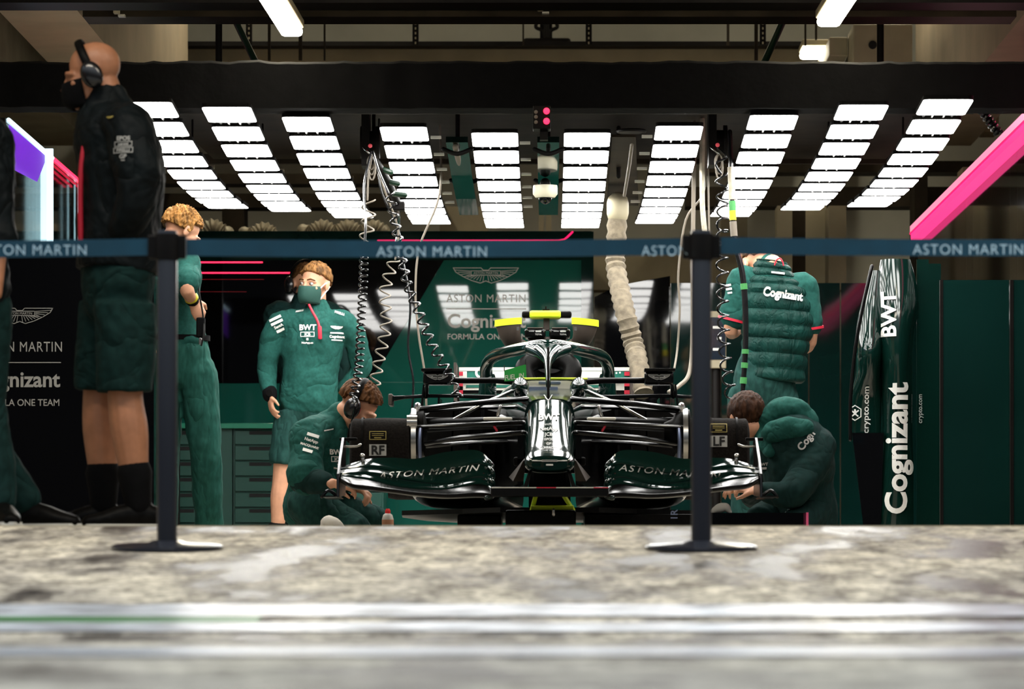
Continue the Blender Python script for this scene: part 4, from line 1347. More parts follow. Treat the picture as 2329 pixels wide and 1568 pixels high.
def add_head(mb, M, k=1.0):
    q = MB()
    q.ball((0, .014, .036), (.076, .096, .086))
    q.ball((0, -.034, -.022), (.064, .064, .082))
    q.ball((0, -.036, -.078), (.047, .052, .036))
    q.ball((0, -.078, -.098), (.020, .018, .017))
    q.tube([(0, -.094, .012), (0, -.107, -.012), (0, -.119, -.032)], [.008, .010, .013], n=10)
    for s in (-1, 1):
        q.ball((s * .012, -.104, -.036), (.009, .011, .008), nu=10, nv=8)
        q.tube([(s * .012, -.094, .020), (s * .034, -.090, .024), (s * .054, -.072, .016)], [.009, .009, .007], n=8)
        q.ball((s * .044, -.066, -.022), (.022, .022, .020), nu=12, nv=8)
        q.ball((s * .079, .012, -.004), (.011, .020, .033), nu=12, nv=10)
        q.ball((s * .083, .018, .012), (.008, .016, .016), nu=10, nv=8)
        q.ball((s * .045, -.022, -.070), (.018, .040, .026), nu=12, nv=8)
    q.tube([(-.022, -.090, -.056), (0, -.099, -.054), (.022, -.090, -.056)], .006, n=8)
    q.tube([(-.019, -.088, -.066), (0, -.097, -.067), (.019, -.088, -.066)], .007, n=8)
    q.v = [M @ (v * k) for v in q.v]
    mb.add(q.v, q.f)


def add_hand(mb, wrist, d, palm, curl=.45, thumb=1, spread=.10, k=1.0):
    d = V(d).normalized()
    n = (V(palm) - V(palm).dot(d) * d).normalized()
    w = d.cross(n)
    wr = V(wrist)
    q = MB()
    q.tube([wr - d * .02, wr + d * .02, wr + d * .055, wr + d * .088], [(.025, .018), (.032, .017), (.041, .016), (.041, .013)], side=w, n=14, smooth=3)
    for i in range(4):
        o = -.030 + .020 * i
        ln = (.070, .080, .075, .058)[i]
        p = wr + d * (.083 - .006 * abs(i - 1.3)) + w * (o * thumb)
        dirv = (d + w * ((i - 1.5) * spread)).normalized()
        pts = [p]
        ang = 0
        for f, seg in enumerate((.45, .32, .23)):
            ang += curl * (.7, 1.1, .8)[f] * (1 + .12 * i)
            dd = (dirv * math.cos(ang) + n * math.sin(ang)).normalized()
            pts.append(pts[-1] + dd * ln * seg * 1.08)
        q.tube(pts, [.0095, .009, .0085, .0072], n=8)
    side = -1
    p = wr + d * .025 + w * (.030 * side)
    p2 = p + (d * .65 + w * .62 * side + n * .35).normalized() * .045
    p3 = p2 + (d * .9 + w * .15 * side + n * .45).normalized() * .032
    q.tube([p, p2, p3], [.014, .011, .008], n=8)
    if thumb < 0:
        # mirror across the hand's own centre line
        q.v = [v - w * (2 * (v - wr).dot(w)) for v in q.v]
        q.f = [tuple(reversed(f)) for f in q.f]
    q.v = [wr + (v - wr) * k for v in q.v]
    mb.add(q.v, q.f)


def hair_shell(M, line, thick=.012, tuft=.010, material='brown_hair', parent=None, k=1.0, seed=0, scale=34):
    """hair over the skull; line(n) > 0 where hair grows, for the unit direction n in head space (face at -Y)"""
    nu, nv = 110, 72
    tuft *= .55
    rings = []
    for i in range(nv + 1):
        th = math.pi * max(min(i / nv, .998), .002)
        ring = []
        for j in range(nu):
            ph = 2 * math.pi * j / nu
            n = V((math.sin(th) * math.cos(ph), math.sin(th) * math.sin(ph), math.cos(th)))
            base = V((0, .014, .036)) + V((n.x * .078, n.y * .098, n.z * .088))
            g = max(0, min(1, line(n) * 7))
            t = noise.noise(V((n.x * scale * .30 + seed, n.y * scale * .30, n.z * scale * .08)))
            t2 = noise.noise(V((math.cos(ph) * scale * .22 + seed, math.sin(ph) * scale * .22, th * 1.6)))
            ring.append(M @ ((base + n * (g * (thick + tuft * t + tuft * .5 * t2) - (1 - g) * .030)) * k))
        rings.append(ring)
    return build('hair', MB().rings(rings), material, parent)


def short_hair(n):
    front = -n.y
    return n.z - (-.30 + .72 * max(0, front) + (.10 if abs(n.x) > .8 and front > -.2 else 0)) if front > -.55 else n.z + .62


def add_eyes(M, parent, k=1.0, look=(0, 0)):
    for s in (-1, 1):
        e = build('eye', MB().ball(M @ (V((s * .032, -.0835, .004)) * k), .0112 * k, nu=14, nv=10), 'eye_white', parent)
        build('iris', MB().ball(M @ (V((s * .032 + look[0], -.0935, .004 + look[1])) * k), (.0055 * k), nu=10, nv=8), 'eye_dark', e)
        build('eyebrow', MB().tube([M @ (V(q) * k) for q in ((s * .014, -.101, .026), (s * .034, -.099, .032), (s * .054, -.081, .024))], [.004, .005, .003], n=8), 'brown_hair', parent)


def shoe(mb, ankle, toe_dir, L=.29, k=1.0):
    t = V(toe_dir)
    t.z = 0
    t.normalize()
    a = V((ankle.x, ankle.y, 0))
    pts = [a - t * .075 + Z * .045, a - t * .03 + Z * .052, a + t * .05 + Z * .052, a + t * .13 + Z * .038, a + t * .19 + Z * .030]
    mb.tube(pts, [(.036, .044), (.042, .050), (.046, .050), (.048, .037), (.036, .028)], side=t.cross(Z), smooth=4)
    mb.tube([a + Z * .06, a - t * .005 + Z * .11], [(.043, .050), (.040, .045)], side=t.cross(Z))
    return mb


def sole_mesh(ankle, toe_dir):
    t = V(toe_dir)
    t.z = 0
    t.normalize()
    s = t.cross(Z)
    a = V((ankle.x, ankle.y, 0))
    prof = [(-.115, .0), (-.10, .030), (-.05, .040), (.0, .040), (.06, .046), (.13, .050), (.19, .040), (.225, .0)]
    poly = [a + t * p + s * w for p, w in prof] + [a + t * p - s * w for p, w in reversed(prof[1:-1])]
    q = MB().prism(poly, (0, 0, .024))
    for i in range(9):
        q.box(a + t * (-.09 + .036 * i) + Z * .008, (.018, .084, .014), Matrix.Rotation(math.atan2(t.y, t.x), 3, 'Z'))
    return q


def torso(mb, pel, chest, neck, lat, k=1.0, grow=0.0, hem=None, depth=1.0, latc=None):
    """trunk from hem/pelvis up to the neck, ellipse axis along lat"""
    g = grow
    lat = V(lat).normalized()
    up = (chest - pel)
    base = hem if hem is not None else pel - up.normalized() * .06
    pts = [base, pel + up * .12, pel + up * .5, chest, chest.lerp(neck, .55), chest.lerp(neck, .88), neck]
    rad = [(.160, .120), (.158, .118), (.152, .112), (.178, .122), (.168, .105), (.100, .078), (.062, .060)]
    rad = [((a + g) * k, (b + g) * k * depth) for a, b in rad]
    mb.tube(pts, rad, side=lat, n=24, smooth=5)


def lerp_path(pts, f):
    """first fraction f of a 3-point path (shoulder, elbow, wrist)"""
    a, b, c = pts
    l1, l2 = (b - a).length, (c - b).length
    t = f * (l1 + l2)
    if t <= l1:
        return [a, a.lerp(b, t / l1 * .5), a.lerp(b, t / l1)]
    return [a, b, b.lerp(c, (t - l1) / l2)]


class Figure:
    def __init__(s, label, base, skin='skin', vox=.0065):
        s.root = thing('person', label, 'person', base)
        s.skin, s.vox = skin, vox
        s.sm = MB()
        s.J = {}

    def joints(s, **J):
        s.J = {k: V(v) for k, v in J.items()}
        return s

    def arms(s):
        J = s.J
        return [(J['sh' + c], J['el' + c], J['wr' + c]) for c in 'lr']

    def legs(s):
        J = s.J
        return [(J['hip' + c], J['kn' + c], J['an' + c]) for c in 'lr']

    def skin_body(s, M, hands=(), k=1.0, neck_r=.055, hk=1.0, calf=1.0):
        J, q = s.J, s.sm
        s.M = M
        lat = J['shr'] - J['shl']
        torso(q, J['pel'], J['chest'], J['neck'], lat, .80)
        add_head(q, M, hk)
        hb = M @ V((0, .030, -.055))
        q.tube([J['neck'] - (hb - J['neck']) * .15, J['neck'], hb], [neck_r * 1.15, neck_r, neck_r], n=14)
        for a, b, c in s.arms():
            q.tube([J['chest'].lerp(J['neck'], .4), a, b, c], [.06, .050, .040, .026], n=12, smooth=5)
        for a, b, c in s.legs():
            q.tube([a, a.lerp(b, .5), b, b.lerp(c, .3), b.lerp(c, .65), c], [.055, .074, .056 * calf, .060 * calf, .047 * calf, .036 * calf], n=14, smooth=4)
        for h in hands:
            add_hand(q, **h)
        s.body = build('body', q, s.skin, s.root, remesh=s.vox, relax=3)
        return s.body

    def top(s, material, grow=.016, sleeve=.97, hem=None, name='sweater', collar=.05, arm=(.072, .060, .050, .040), depth=1.0, disp=(.10, .016), vox=.009, k=1.0):
        J, q = s.J, MB()
        lat = J['shr'] - J['shl']
        torso(q, J['pel'], J['chest'], J['neck'], lat, k, grow, hem, depth)
        for pth in s.arms():
            p = lerp_path(pth, sleeve)
            r_end = arm[3] if sleeve > .8 else arm[1] + .012
            q.tube([J['chest'].lerp(J['neck'], .45), p[0], p[1], p[2]], [.085, arm[0], arm[1] if sleeve > .5 else (arm[0] + arm[1]) / 2 + .004, r_end], n=16, smooth=6)
        if collar:
            hb = s.M @ V((0, .028, -.06))
            up = (hb - J['neck']).normalized()
            q.tube([J['neck'] - up * .03, J['neck'] + up * collar], [.078, .066], n=18, round_cap=False)
        o = build(name, q, material, s.root, remesh=vox, relax=5, disp=disp)
        return o

    def bottoms(s, material, length=.97, grow=.016, name='trousers', hem=.062, disp=(.11, .018), knee=.072, thigh=.098, vox=.009):
        J, q = s.J, MB()
        lat = J['hipr'] - J['hipl']
        up = (J['chest'] - J['pel']).normalized()
        q.tube([J['pel'] + up * .10, J['pel'], J['pel'] - up * .07], [(.158 + grow, .112 + grow), (.170 + grow, .122 + grow), (.155 + grow, .112 + grow)], side=lat, n=20, smooth=4)
        for pth in s.legs():
            p = lerp_path(pth, length)
            if length > .6:
                q.tube([p[0], p[0].lerp(p[1], .5), p[1], p[1].lerp(p[2], .5), p[2]], [thigh + grow * .5, (thigh + knee) / 2 + grow * .5, knee + grow * .3, (knee + hem) / 2 + grow * .4, hem + grow * .3], n=18, smooth=5)
            else:
                q.tube([p[0], p[1], p[2]], [thigh + grow, thigh + grow, thigh * .9 + grow], n=18, smooth=5, round_cap=False)
        return build(name, q, material, s.root, remesh=vox, relax=5, disp=disp)

    def shoes(s, toes, material='black_cloth', sole=None, sock=None):
        for (a, b, c), t in zip(s.legs(), toes):
            o = build('shoe', shoe(MB(), c, t), material, s.root, remesh=.007, relax=3)
            if sole:
                build('sole', sole_mesh(c, t), sole, o, smooth=False)
            if sock:
                q = MB().tube([c, c.lerp(b, sock * .5), c.lerp(b, sock)], [.050, .058, .068], n=18)
                build('sock', q, 'black_cloth', s.root)

    def headset(s, cups=(-1, 1), k=1.0, ring=None, boom=True, tilt=0.0):
        M = s.M
        R = Matrix.Rotation(math.radians(tilt), 4, 'X')
        pts = []
        for i in range(13):
            a = math.radians(-8 + 196 * i / 12)
            pts.append(M @ R @ (V((math.cos(a) * .096, .006, math.sin(a) * .128 + .006)) * k))
        h = build('headset', MB().tube(pts, [(.017, .008)] * 13, side=(M @ R).to_3x3() @ Y, n=10, smooth=2), 'matt_carbon', s.root)
        for c in cups:
            q = MB().ball((0, 0, 0), (.026, .040, .052), nu=20, nv=14)
            q.v = [M @ R @ ((v + V((c * .102, .004, -.012))) * k) for v in q.v]
            build('ear_cup', q, 'hose_black', h)
            if ring:
                q = MB().lathe([(.030, -.004), (.038, -.004), (.038, .004), (.030, .004)], (c * .086, .004, -.012), 'X', 24)
                q.v = [M @ R @ (v * k) for v in q.v]
                build('cushion_ring', q, ring, h)
        if boom:
            build('microphone_boom', MB().tube([M @ (V(p) * k) for p in ((-.10, -.01, -.03), (-.085, -.08, -.07), (-.03, -.125, -.075))], .005, n=6, smooth=4), 'matt_carbon', h)
        return h

    def face_mask(s, material='mask_green', strap='white_strap', k=1.0):
        M = s.M
        rr = []
        for i in range(9):
            t = i / 8
            z = -.008 - .106 * t
            bulge = .028 * math.sin(math.pi * (.15 + .7 * t))
            row = []
            for j in range(17):
                a = math.radians(-88 + 176 * j / 16)
                w = .074 - .016 * abs(t - .4)
                y = -.036 - (.070 + bulge * math.cos(a)) * math.cos(a) + (.012 if t > .9 else 0)
                zz = z + .006 * math.sin(t * 9) * math.cos(a)
                row.append(M @ (V((w * math.sin(a), y, zz)) * k))
            rr.append(row)
        q = MB()
        n = 17
        q.v = [v for r in rr for v in r]
        q.f = [(i * n + j, i * n + j + 1, (i + 1) * n + j + 1, (i + 1) * n + j) for i in range(8) for j in range(16)]
        o = build('face_mask', q, material, s.root)
        m = o.modifiers.new('cloth', 'SOLIDIFY')
        m.thickness = .003
        if strap:
            for c in (-1, 1):
                build('ear_loop', MB().tube([M @ (V(p) * k) for p in ((c * .068, -.040, -.016), (c * .078, -.010, .008), (c * .086, .020, .020))], .004, n=6), strap, o)
                build('ear_loop', MB().tube([M @ (V(p) * k) for p in ((c * .062, -.040, -.088), (c * .076, -.005, -.045), (c * .088, .022, -.010))], .004, n=6), strap, o)
        return o

    def badge_block(s, onto, parent, org, u, v, px, lines, material='white_print', cast=Y, off=.006):
        """a column of small sponsor prints"""
        for kind, y, h in lines:
            o = org + V(v).normalized() * (y * px)
            if kind.startswith('*'):
                sh = wings_shape(.05, False)
            elif kind.startswith('['):
                w = float(kind[1:].split(',')[0])
                txt = kind.split(',')[1] if ',' in kind else ''
                sh = ribbon2([(-w, -.62), (w, -.62), (w, .62), (-w, .62)], .18, True)
                if txt:
                    sh = join2([(sh, 1, 1, 0, 0), (text_shape(txt, .03), .75, .75, 0, 0)])
            elif kind.startswith('-'):
                w = float(kind[1:])
                sh = rect2(-w, -.5, w, .5)
            else:
                sh = text_shape(kind, .035)
            mark('print', sh, material, parent, o, u, v, h * px, onto=onto, cast=cast, off=off, cell=.012)


def at(s, dd):
    """photo position to world for a person standing at distance dd"""
    return lambda x, y, dy=0.0: P(x, y, dd + dy)


# ---- bald man at the front left, in profile, looking left
d = 16.4
q = at(None, d)
F = Figure('bald man in a black padded jacket and shorts with a headset, standing at front left', (P(255, 0, d).x, d, 0), 'tan_skin')
F.joints(pel=q(268, 640), chest=q(275, 385), neck=q(240, 238), shl=q(292, 290, -.17), ell=q(312, 440, -.24), wrl=q(268, 545, -.13), shr=q(265, 285, .17), elr=q(285, 440, .24), wrr=q(240, 545, .13),
         hipl=q(283, 690, -.10), knl=q(285, 905, -.11), anl=q(315, 1150, -.11), hipr=q(250, 690, .10), knr=q(228, 905, .10), anr=q(236, 1150, .10))
M = head_matrix(q(212, 172), yaw=-92, pitch=12)
F.skin_body(M, hands=[dict(wrist=F.J['wrl'], d=q(252, 590, -.09) - F.J['wrl'], palm=V((.3, .9, .2)), curl=.5, thumb=1), dict(wrist=F.J['wrr'], d=q(232, 590, .09) - F.J['wrr'], palm=V((.3, -.9, .2)), curl=.5, thumb=-1)], neck_r=.066, hk=1.04, calf=1.22)
jk_ = F.top('puffer_black', grow=.030, sleeve=.95, hem=q(272, 575), name='jacket', collar=.07, arm=(.098, .085, .072, .055), depth=1.12, disp=(.13, .03))
F.bottoms('dark_team_green', length=.44, grow=.018, name='shorts', thigh=.100)
F.shoes([(-1, -.1, 0), (-1, .05, 0)], 'matt_carbon', sole='rag_white', sock=.30)
F.headset(k=1.06, tilt=14)
F.face_mask('black_cloth', None, 1.03)
build('zip', MB().tube([q(210, 262, -.09), q(192, 330, -.11), q(183, 420, -.11), q(184, 545, -.10)], .011, smooth=4), 'red_trim', jk_)
F.badge_block(jk_, jk_, q(281, 335, -.3), X, Z, 1 / S(d), [('EPOS', 20, 9), ('[2.4,peroni', 7, 8), ('[2.4,PIRELLI', -7, 9), ('GP', -21, 9), ('-2.2', -30, 2)], 'grey_print')
F.badge_block(jk_, jk_, q(248, 265, -.3), X, Z, 1 / S(d), [('*', 0, 16)], 'gold_print')
ec = [o for o in bpy.data.objects if o.name.startswith('ear_cup')][0]
F.badge_block(ec, ec, q(202, 178, -.3), V((1, 0, .35)), V((-.35, 0, 1)), 1 / S(d), [('Aston Martin', 6, 4), ('Cognizant', -1, 4), ('EPOS', -8, 4)], 'grey_print')

# ---- person cut by the left edge
d = 16.0
q = lambda x, y, dy=0.0: P(x - 26, y, 16.0 + dy)
F = Figure('person in a black padded vest cut off by the left edge, one bare forearm showing', (P(-60, 0, d).x, d, 0), 'tan_skin')
F.joints(pel=q(-60, 650), chest=q(-62, 400), neck=q(-62, 245), shl=q(-12, 300, -.05), ell=q(20, 500, -.05), wrl=q(16, 668, -.10), shr=q(-160, 300), elr=q(-190, 480), wrr=q(-180, 640),
         hipl=q(-10, 700), knl=q(-4, 920), anl=q(28, 1150, -.05), hipr=q(-110, 700, .1), knr=q(-60, 920, .15), anr=q(90, 1150, .2))
F.skin_body(head_matrix(q(-62, 160), yaw=60), hands=[dict(wrist=F.J['wrl'], d=q(-8, 730, -.12) - F.J['wrl'], palm=V((-1, 0, .1)), curl=.7, thumb=1)])
F.top('puffer_black', grow=.03, sleeve=.66, name='jacket', hem=q(-60, 660), arm=(.085, .07, .06, .05), disp=(.13, .035))
F.bottoms('dark_team_green', grow=.014)
F.shoes([(.35, -1, 0), (1, -.35, 0)], 'matt_carbon', sole='rag_white')

# ---- fair haired man behind the left barrier post, back turned, hand on hip
d = 21.9
q = at(None, d)
F = Figure('blond man in green seen from behind the left barrier post, hand resting on his hip', (P(405, 0, d).x, d, 0))
F.joints(pel=q(400, 815, .02), chest=q(385, 660, 0), neck=q(398, 568, -.02), shl=q(318, 605, .02), ell=q(305, 720, .1), wrl=q(345, 800, -.15), shr=q(425, 600, -.10), elr=q(424, 655, -.28), wrr=q(438, 684, -.20),
         hipl=q(375, 850, .03), knl=q(372, 1030, .0), anl=q(372, 1205, .06), hipr=q(450, 850, 0), knr=q(468, 1030, -.04), anr=q(476, 1205, .04))
M = head_matrix(q(412, 530, -.05), yaw=125, pitch=34, roll=0)
F.skin_body(M, hands=[dict(wrist=F.J['wrr'], d=q(457, 722, -.17) - F.J['wrr'], palm=V((-.5, .8, 0)), curl=.35, thumb=-1, spread=.16)])
tp = F.top('team_green', grow=.010, sleeve=.52, name='polo_shirt', hem=q(400, 775, .02), arm=(.075, .066, .058, .05), k=.92)
F.bottoms('light_trouser_green', grow=.012, thigh=.098, knee=.080, hem=.070)
F.shoes([(.4, 1, 0), (.8, .6, 0)], 'matt_carbon')
hair_shell(M, lambda n: n.z + .55 if n.y > -.2 else n.z - .1 - .5 * max(0, -n.y - .3), .014, .024, 'blond_hair', F.root, seed=3, scale=60)
for i, (y, mt) in enumerate(((664, 'tape_yellow'), (670, 'black_cloth'))):
    f = i * .08 + .80
    c = F.J['elr'].lerp(F.J['wrr'], f)
    ax = (F.J['wrr'] - F.J['elr']).normalized()
    build('bracelet', MB().tube([c - ax * .006, c + ax * .006], .036, n=18), mt, F.root)
build('belt', MB().tube([q(402, 764, .02), q(402, 776, .02)], [(.172, .132), (.172, .132)], side=X, n=28, round_cap=False), 'black_cloth', F.root)
rd = build('radio', MB().px(446, 722, 466, 768, d - .22, d - .18), 'black_cloth', F.root, bevel=.008)
build('cord', MB().tube([q(446, 590, -.16), q(452, 660, -.24), q(462, 720, -.21), q(463, 760, -.23), q(458, 786, -.22)], .0045, smooth=4), 'slot_black', rd)
build('plug', MB().px(452, 768, 459, 784, d - .215, d - .195), 'steel', rd, bevel=.003)
build('ear_strap', MB().tube([M @ V(p) for p in ((.082, .02, .02), (.088, -.02, -.02), (.07, -.07, -.05))], .005, n=6, smooth=4), 'white_strap', F.root)

# ---- standing man in the mask
d = 26.2
q = at(None, d)
F = Figure('standing man in a green zip sweater and dark green face mask, looking left', (P(700, 0, d).x, d, 0))
F.joints(pel=q(702, 905), chest=q(712, 775), neck=q(722, 706, .0), shl=q(636, 738), ell=q(609, 832, .03), wrl=q(614, 900, -.06), shr=q(786, 738), elr=q(822, 835, .12), wrr=q(775, 885, .12),
         hipl=q(664, 940), knl=q(640, 1095, -.03), anl=q(630, 1218, .0), hipr=q(738, 940), knr=q(748, 1095), anr=q(752, 1218))
M = head_matrix(q(716, 648, -.01), yaw=-30, pitch=2, roll=4)
F.skin_body(M, hands=[dict(wrist=F.J['wrl'], d=q(622, 965, -.10) - F.J['wrl'], palm=V((1, .3, 0)), curl=.35, thumb=-1)], hk=1.06)
tp = F.top('team_green', grow=.020, name='sweater', hem=q(703, 912), arm=(.078, .066, .056, .042), collar=.055, disp=(.10, .022))
F.bottoms('trouser_green', length=.43, grow=.006, name='shorts', thigh=.098)
F.shoes([(-.3, -1, 0), (.3, -1, 0)], 'black_cloth', sock=.08)
hair_shell(M, short_hair, .012, .014, 'ginger_hair', F.root, k=1.05, seed=1)
add_eyes(M, F.root, 1.06, (-.004, 0))
F.face_mask(k=1.06)
build('collar_zip', MB().tube([q(703, 694, -.115), q(712, 712, -.135), q(722, 730, -.15), q(727, 748, -.16)], .0075, smooth=4), 'red_trim', tp)
build('zip_pull', MB().tube([q(727, 744, -.165), q(728, 770, -.165)], [(.012, .006), (.012, .006)], side=X), 'red_trim', tp)
c = F.J['ell'].lerp(F.J['wrl'], .93)
ax = (F.J['wrl'] - F.J['ell']).normalized()
w = build('wristwatch', MB().tube([c - ax * .012, c + ax * .012], .046, n=20), 'black_cloth', F.root)
build('watch_face', MB().lathe([(.001, 0), (.020, 0), (.020, -.012), (.001, -.012)], c + V((0, -.044, 0)), 'Y', 20), 'matt_carbon', w)
pxm = 1 / S(d)
F.badge_block(tp, tp, q(694, 745, -.4), X, Z, pxm, [('BWT', 6, 12), ('[1.9,JCB', -10, 8), ('-.5', -21, 5), ('NetApp.co', -29, 4)])
F.badge_block(tp, tp, q(760, 745, -.4), X, Z, pxm, [('*', 5, 26), ('-4.5', -6, 3.2), ('Cognizant', -14, 5.5), ('-4.5', -22, 2.6)])
F.badge_block(tp, tp, q(624, 730, -.4), V((1, 0, .45)), V((-.45, 0, 1)), pxm, [('-2.4', 14, 6), ('-2.4', 4, 6), ('SentA', -5, 6), ('-1.6', -15, 6)])
F.badge_block(tp, tp, q(674, 700, -.4), V((1, 0, .2)), Z, pxm, [('PIRELLI', 0, 4)])
F.badge_block(tp, tp, q(766, 705, -.4), V((1, 0, -.3)), Z, pxm, [('PIRELLI', 0, 5)])

# ---- colleague with a headset mostly hidden behind him
d = 27.3
q = at(None, d)
F = Figure('person with a black headset mostly hidden behind the standing man in the mask', (P(690, 0, d).x, d, 0), vox=.009)
F.joints(pel=q(700, 900), chest=q(690, 770), neck=q(688, 690), shl=q(625, 712), ell=q(640, 800, .1), wrl=q(660, 880, -.05), shr=q(752, 712), elr=q(780, 800), wrr=q(770, 880),
         hipl=q(670, 935), knl=q(668, 1080), anl=q(668, 1208), hipr=q(735, 935), knr=q(735, 1080), anr=q(735, 1208))
M = head_matrix(q(696, 645), yaw=25)
F.skin_body(M)
F.top('dark_team_green', grow=.012, hem=q(700, 915), sleeve=.9)
F.bottoms('dark_team_green')
F.shoes([(0, -1, 0), (0, -1, 0)])
F.headset(k=1.12)
hair_shell(M, short_hair, .012, .01, 'brown_hair', F.root)

# ---- mechanic kneeling at the wheel hub on the left
d = 21.35
q = at(None, d)
F = Figure('mechanic in a green polo shirt kneeling beside the left wheel hub, head bent down', (P(720, 0, d).x, d, 0))
F.joints(pel=q(714, 1130, .22), chest=q(738, 1018, .10), neck=q(776, 948, .04), shl=q(790, 985, .25), ell=q(800, 1075, .30), wrl=q(810, 1110, .1), shr=q(702, 990, -.12), elr=q(694, 1092, -.26), wrr=q(756, 1100, -.34),
         hipl=q(730, 1148, .32), knl=q(862, 1200, .30), anl=q(740, 1220, .62), hipr=q(700, 1150, .10), knr=q(812, 1215, -.05), anr=q(690, 1222, .45))
M = head_matrix(q(814, 926, .0), yaw=82, pitch=42, roll=0)
F.skin_body(M, hands=[dict(wrist=F.J['wrr'], d=q(800, 1106, -.30) - F.J['wrr'], palm=V((0, .6, -.8)), curl=.5, thumb=1), dict(wrist=F.J['wrl'], d=V((.4, -.4, -.2)), palm=V((0, -.4, -.8)), curl=.6, thumb=-1)])
tp = F.top('team_green', grow=.016, sleeve=.56, name='polo_shirt', arm=(.092, .086, .062, .05), collar=.04, disp=(.10, .02))
build('undershirt_sleeve', MB().tube([F.J['elr'].lerp(F.J['wrr'], t) for t in (-.1, .35, .66)], [.072, .066, .056], n=18, smooth=3), 'dark_team_green', tp)
F.bottoms('trouser_green', grow=.012, thigh=.105, knee=.085)
for (a, b, c), t in zip(F.legs(), ((-1, .5, 0), (-1, .5, 0))):
    build('shoe', MB().tube([c - V((.02, 0, -.02)), c + V((-.05, .06, .02)), c + V((-.16, .14, -.02))], [(.045, .05), (.05, .05), (.035, .03)], side=Z), 'black_cloth', F.root)
hair_shell(M, short_hair, .016, .014, 'brown_hair', F.root, seed=5)
hs = F.headset(k=1.06, ring='red_trim', tilt=-22)
build('cable_plug', MB().tube([q(800, 968, -.16), q(797, 1000, -.16)], [.014, .020]), 'matt_carbon', hs)
pxm = 1 / S(21.2)
sl = V((math.cos(-.30), 0, math.sin(-.30)))
sv = V((-sl.z, 0, sl.x))
F.badge_block(tp, tp, q(700, 1002, -.5), sl, sv, pxm, [('-1.9', 16, 7), ('NetApp', 4, 6.5), ('MACQUARIE', -9, 5), ('-1.6', -21, 7)])
F.badge_block(tp, tp, q(754, 1030, -.6), X, Z, pxm, [('BWT', 10, 11), ('[1.5,JCB', -6, 9), ('-.5', -18, 4), ('NetApp', -26, 4)])
F.badge_block(tp, tp, q(738, 972, -.5), V((1, 0, .3)), Z, pxm, [('-4', 0, 2.5)])

# ---- man in the padded vest, back turned
d = 23.7
q = at(None, d)
F = Figure('man with his back turned in a green padded vest over a short sleeved polo shirt', (P(1740, 0, d).x, d, 0))
F.joints(pel=q(1738, 870), chest=q(1762, 730), neck=q(1752, 604, -.01), shl=q(1692, 634, .02), ell=q(1662, 752, .04), wrl=q(1690, 740, .30), shr=q(1826, 650, .02), elr=q(1842, 778, .05), wrr=q(1800, 795, .30),
         hipl=q(1695, 905), knl=q(1690, 1070), anl=q(1690, 1208), hipr=q(1775, 905), knr=q(1778, 1070), anr=q(1780, 1208))
M = head_matrix(q(1722, 602, .13), yaw=205, pitch=46, roll=0)
F.skin_body(M, hands=[dict(wrist=F.J['wrl'], d=V((.3, .8, .2)), palm=V((0, 0, -1)), curl=.4, thumb=1), dict(wrist=F.J['wrr'], d=V((-.4, .8, .1)), palm=V((0, 0, -1)), curl=.4, thumb=-1)])
tp = F.top('team_green', grow=.006, sleeve=.36, name='polo_shirt', hem=q(1735, 885), arm=(.078, .078, .06, .05), collar=0)
for c in 'lr':
    a, b = F.J['sh' + c], F.J['el' + c]
    e = lerp_path((a, b, F.J['wr' + c]), .36)[2]
    axv = (b - a).normalized()
    build('sleeve_trim', MB().tube([e - axv * .006 + axv * .03, e + axv * .038], .088, n=26, round_cap=False), 'red_trim', tp)
# quilted vest: rings that swell and pinch
rr = []
pel, ch, nk = q(1756, 868, -.0), q(1768, 735, -.0), q(1756, 606, 0)
prof = [(0.0, pel, .172, .135), (.30, pel.lerp(ch, .5), .176, .140), (.55, ch, .196, .150), (.80, ch.lerp(nk, .55), .178, .132), (.92, ch.lerp(nk, .86), .118, .095), (1.0, nk + V((0, 0, .03)), .082, .078)]
dense = catmull([(*p, a, b) for _, p, a, b in prof], 16)
n = len(dense)
for i, t in enumerate(dense):
    ph = (i / (n - 1)) * 10.5
    puff = .018 * abs(math.sin(math.pi * ph)) ** .5 - .008
    if i > n * .93:
        puff *= .3
    c = V(t[:3])
    ring = []
    for j in range(48):
        a = 2 * math.pi * j / 48
        w = .004 * noise.noise(V((a * 3, i * .5, 2)))
        ring.append(c + V(((t[3] + puff + w) * math.cos(a), (t[4] + puff + w) * math.sin(a), .012 * math.cos(a) * -1)))
    rr.append(ring)
vest = build('padded_vest', MB().rings(rr), 'puffer_green', F.root)
build('collar_loop', MB().tube([q(1762, 603, -.10), q(1766, 592, -.10), q(1774, 588, -.10), q(1780, 596, -.10), q(1782, 604, -.10)], .004, smooth=4), 'red_trim', vest)
mark('lettering', text_shape('Cognizant', .04), 'white_print', vest, q(1787, 661, -.4), V((1, 0, -.13)), V((.13, 0, 1)), 20 / S(d), fit=90 / S(d), onto=vest, cast=Y, off=.008, cell=.015)
mark('print', rect2(-15, -2, 15, 2), 'white_print', vest, q(1776, 612, -.4), V((1, 0, -.1)), Z, 1 / S(d), onto=vest, cast=Y, off=.006, cell=.015)
F.bottoms('trouser_green', grow=.008)
F.shoes([(-.2, 1, 0), (.2, 1, 0)])
hair_shell(M, short_hair, .012, .01, 'ginger_hair', F.root)
F.face_mask()
F.badge_block(tp, tp, q(1666, 650, -.4), V((1, 0, .1)), V((-.2, 0, 1)), 1 / S(d), [('-1.2', 12, 5), ('-1.2', 3, 5), ('-1.2', -6, 4)])

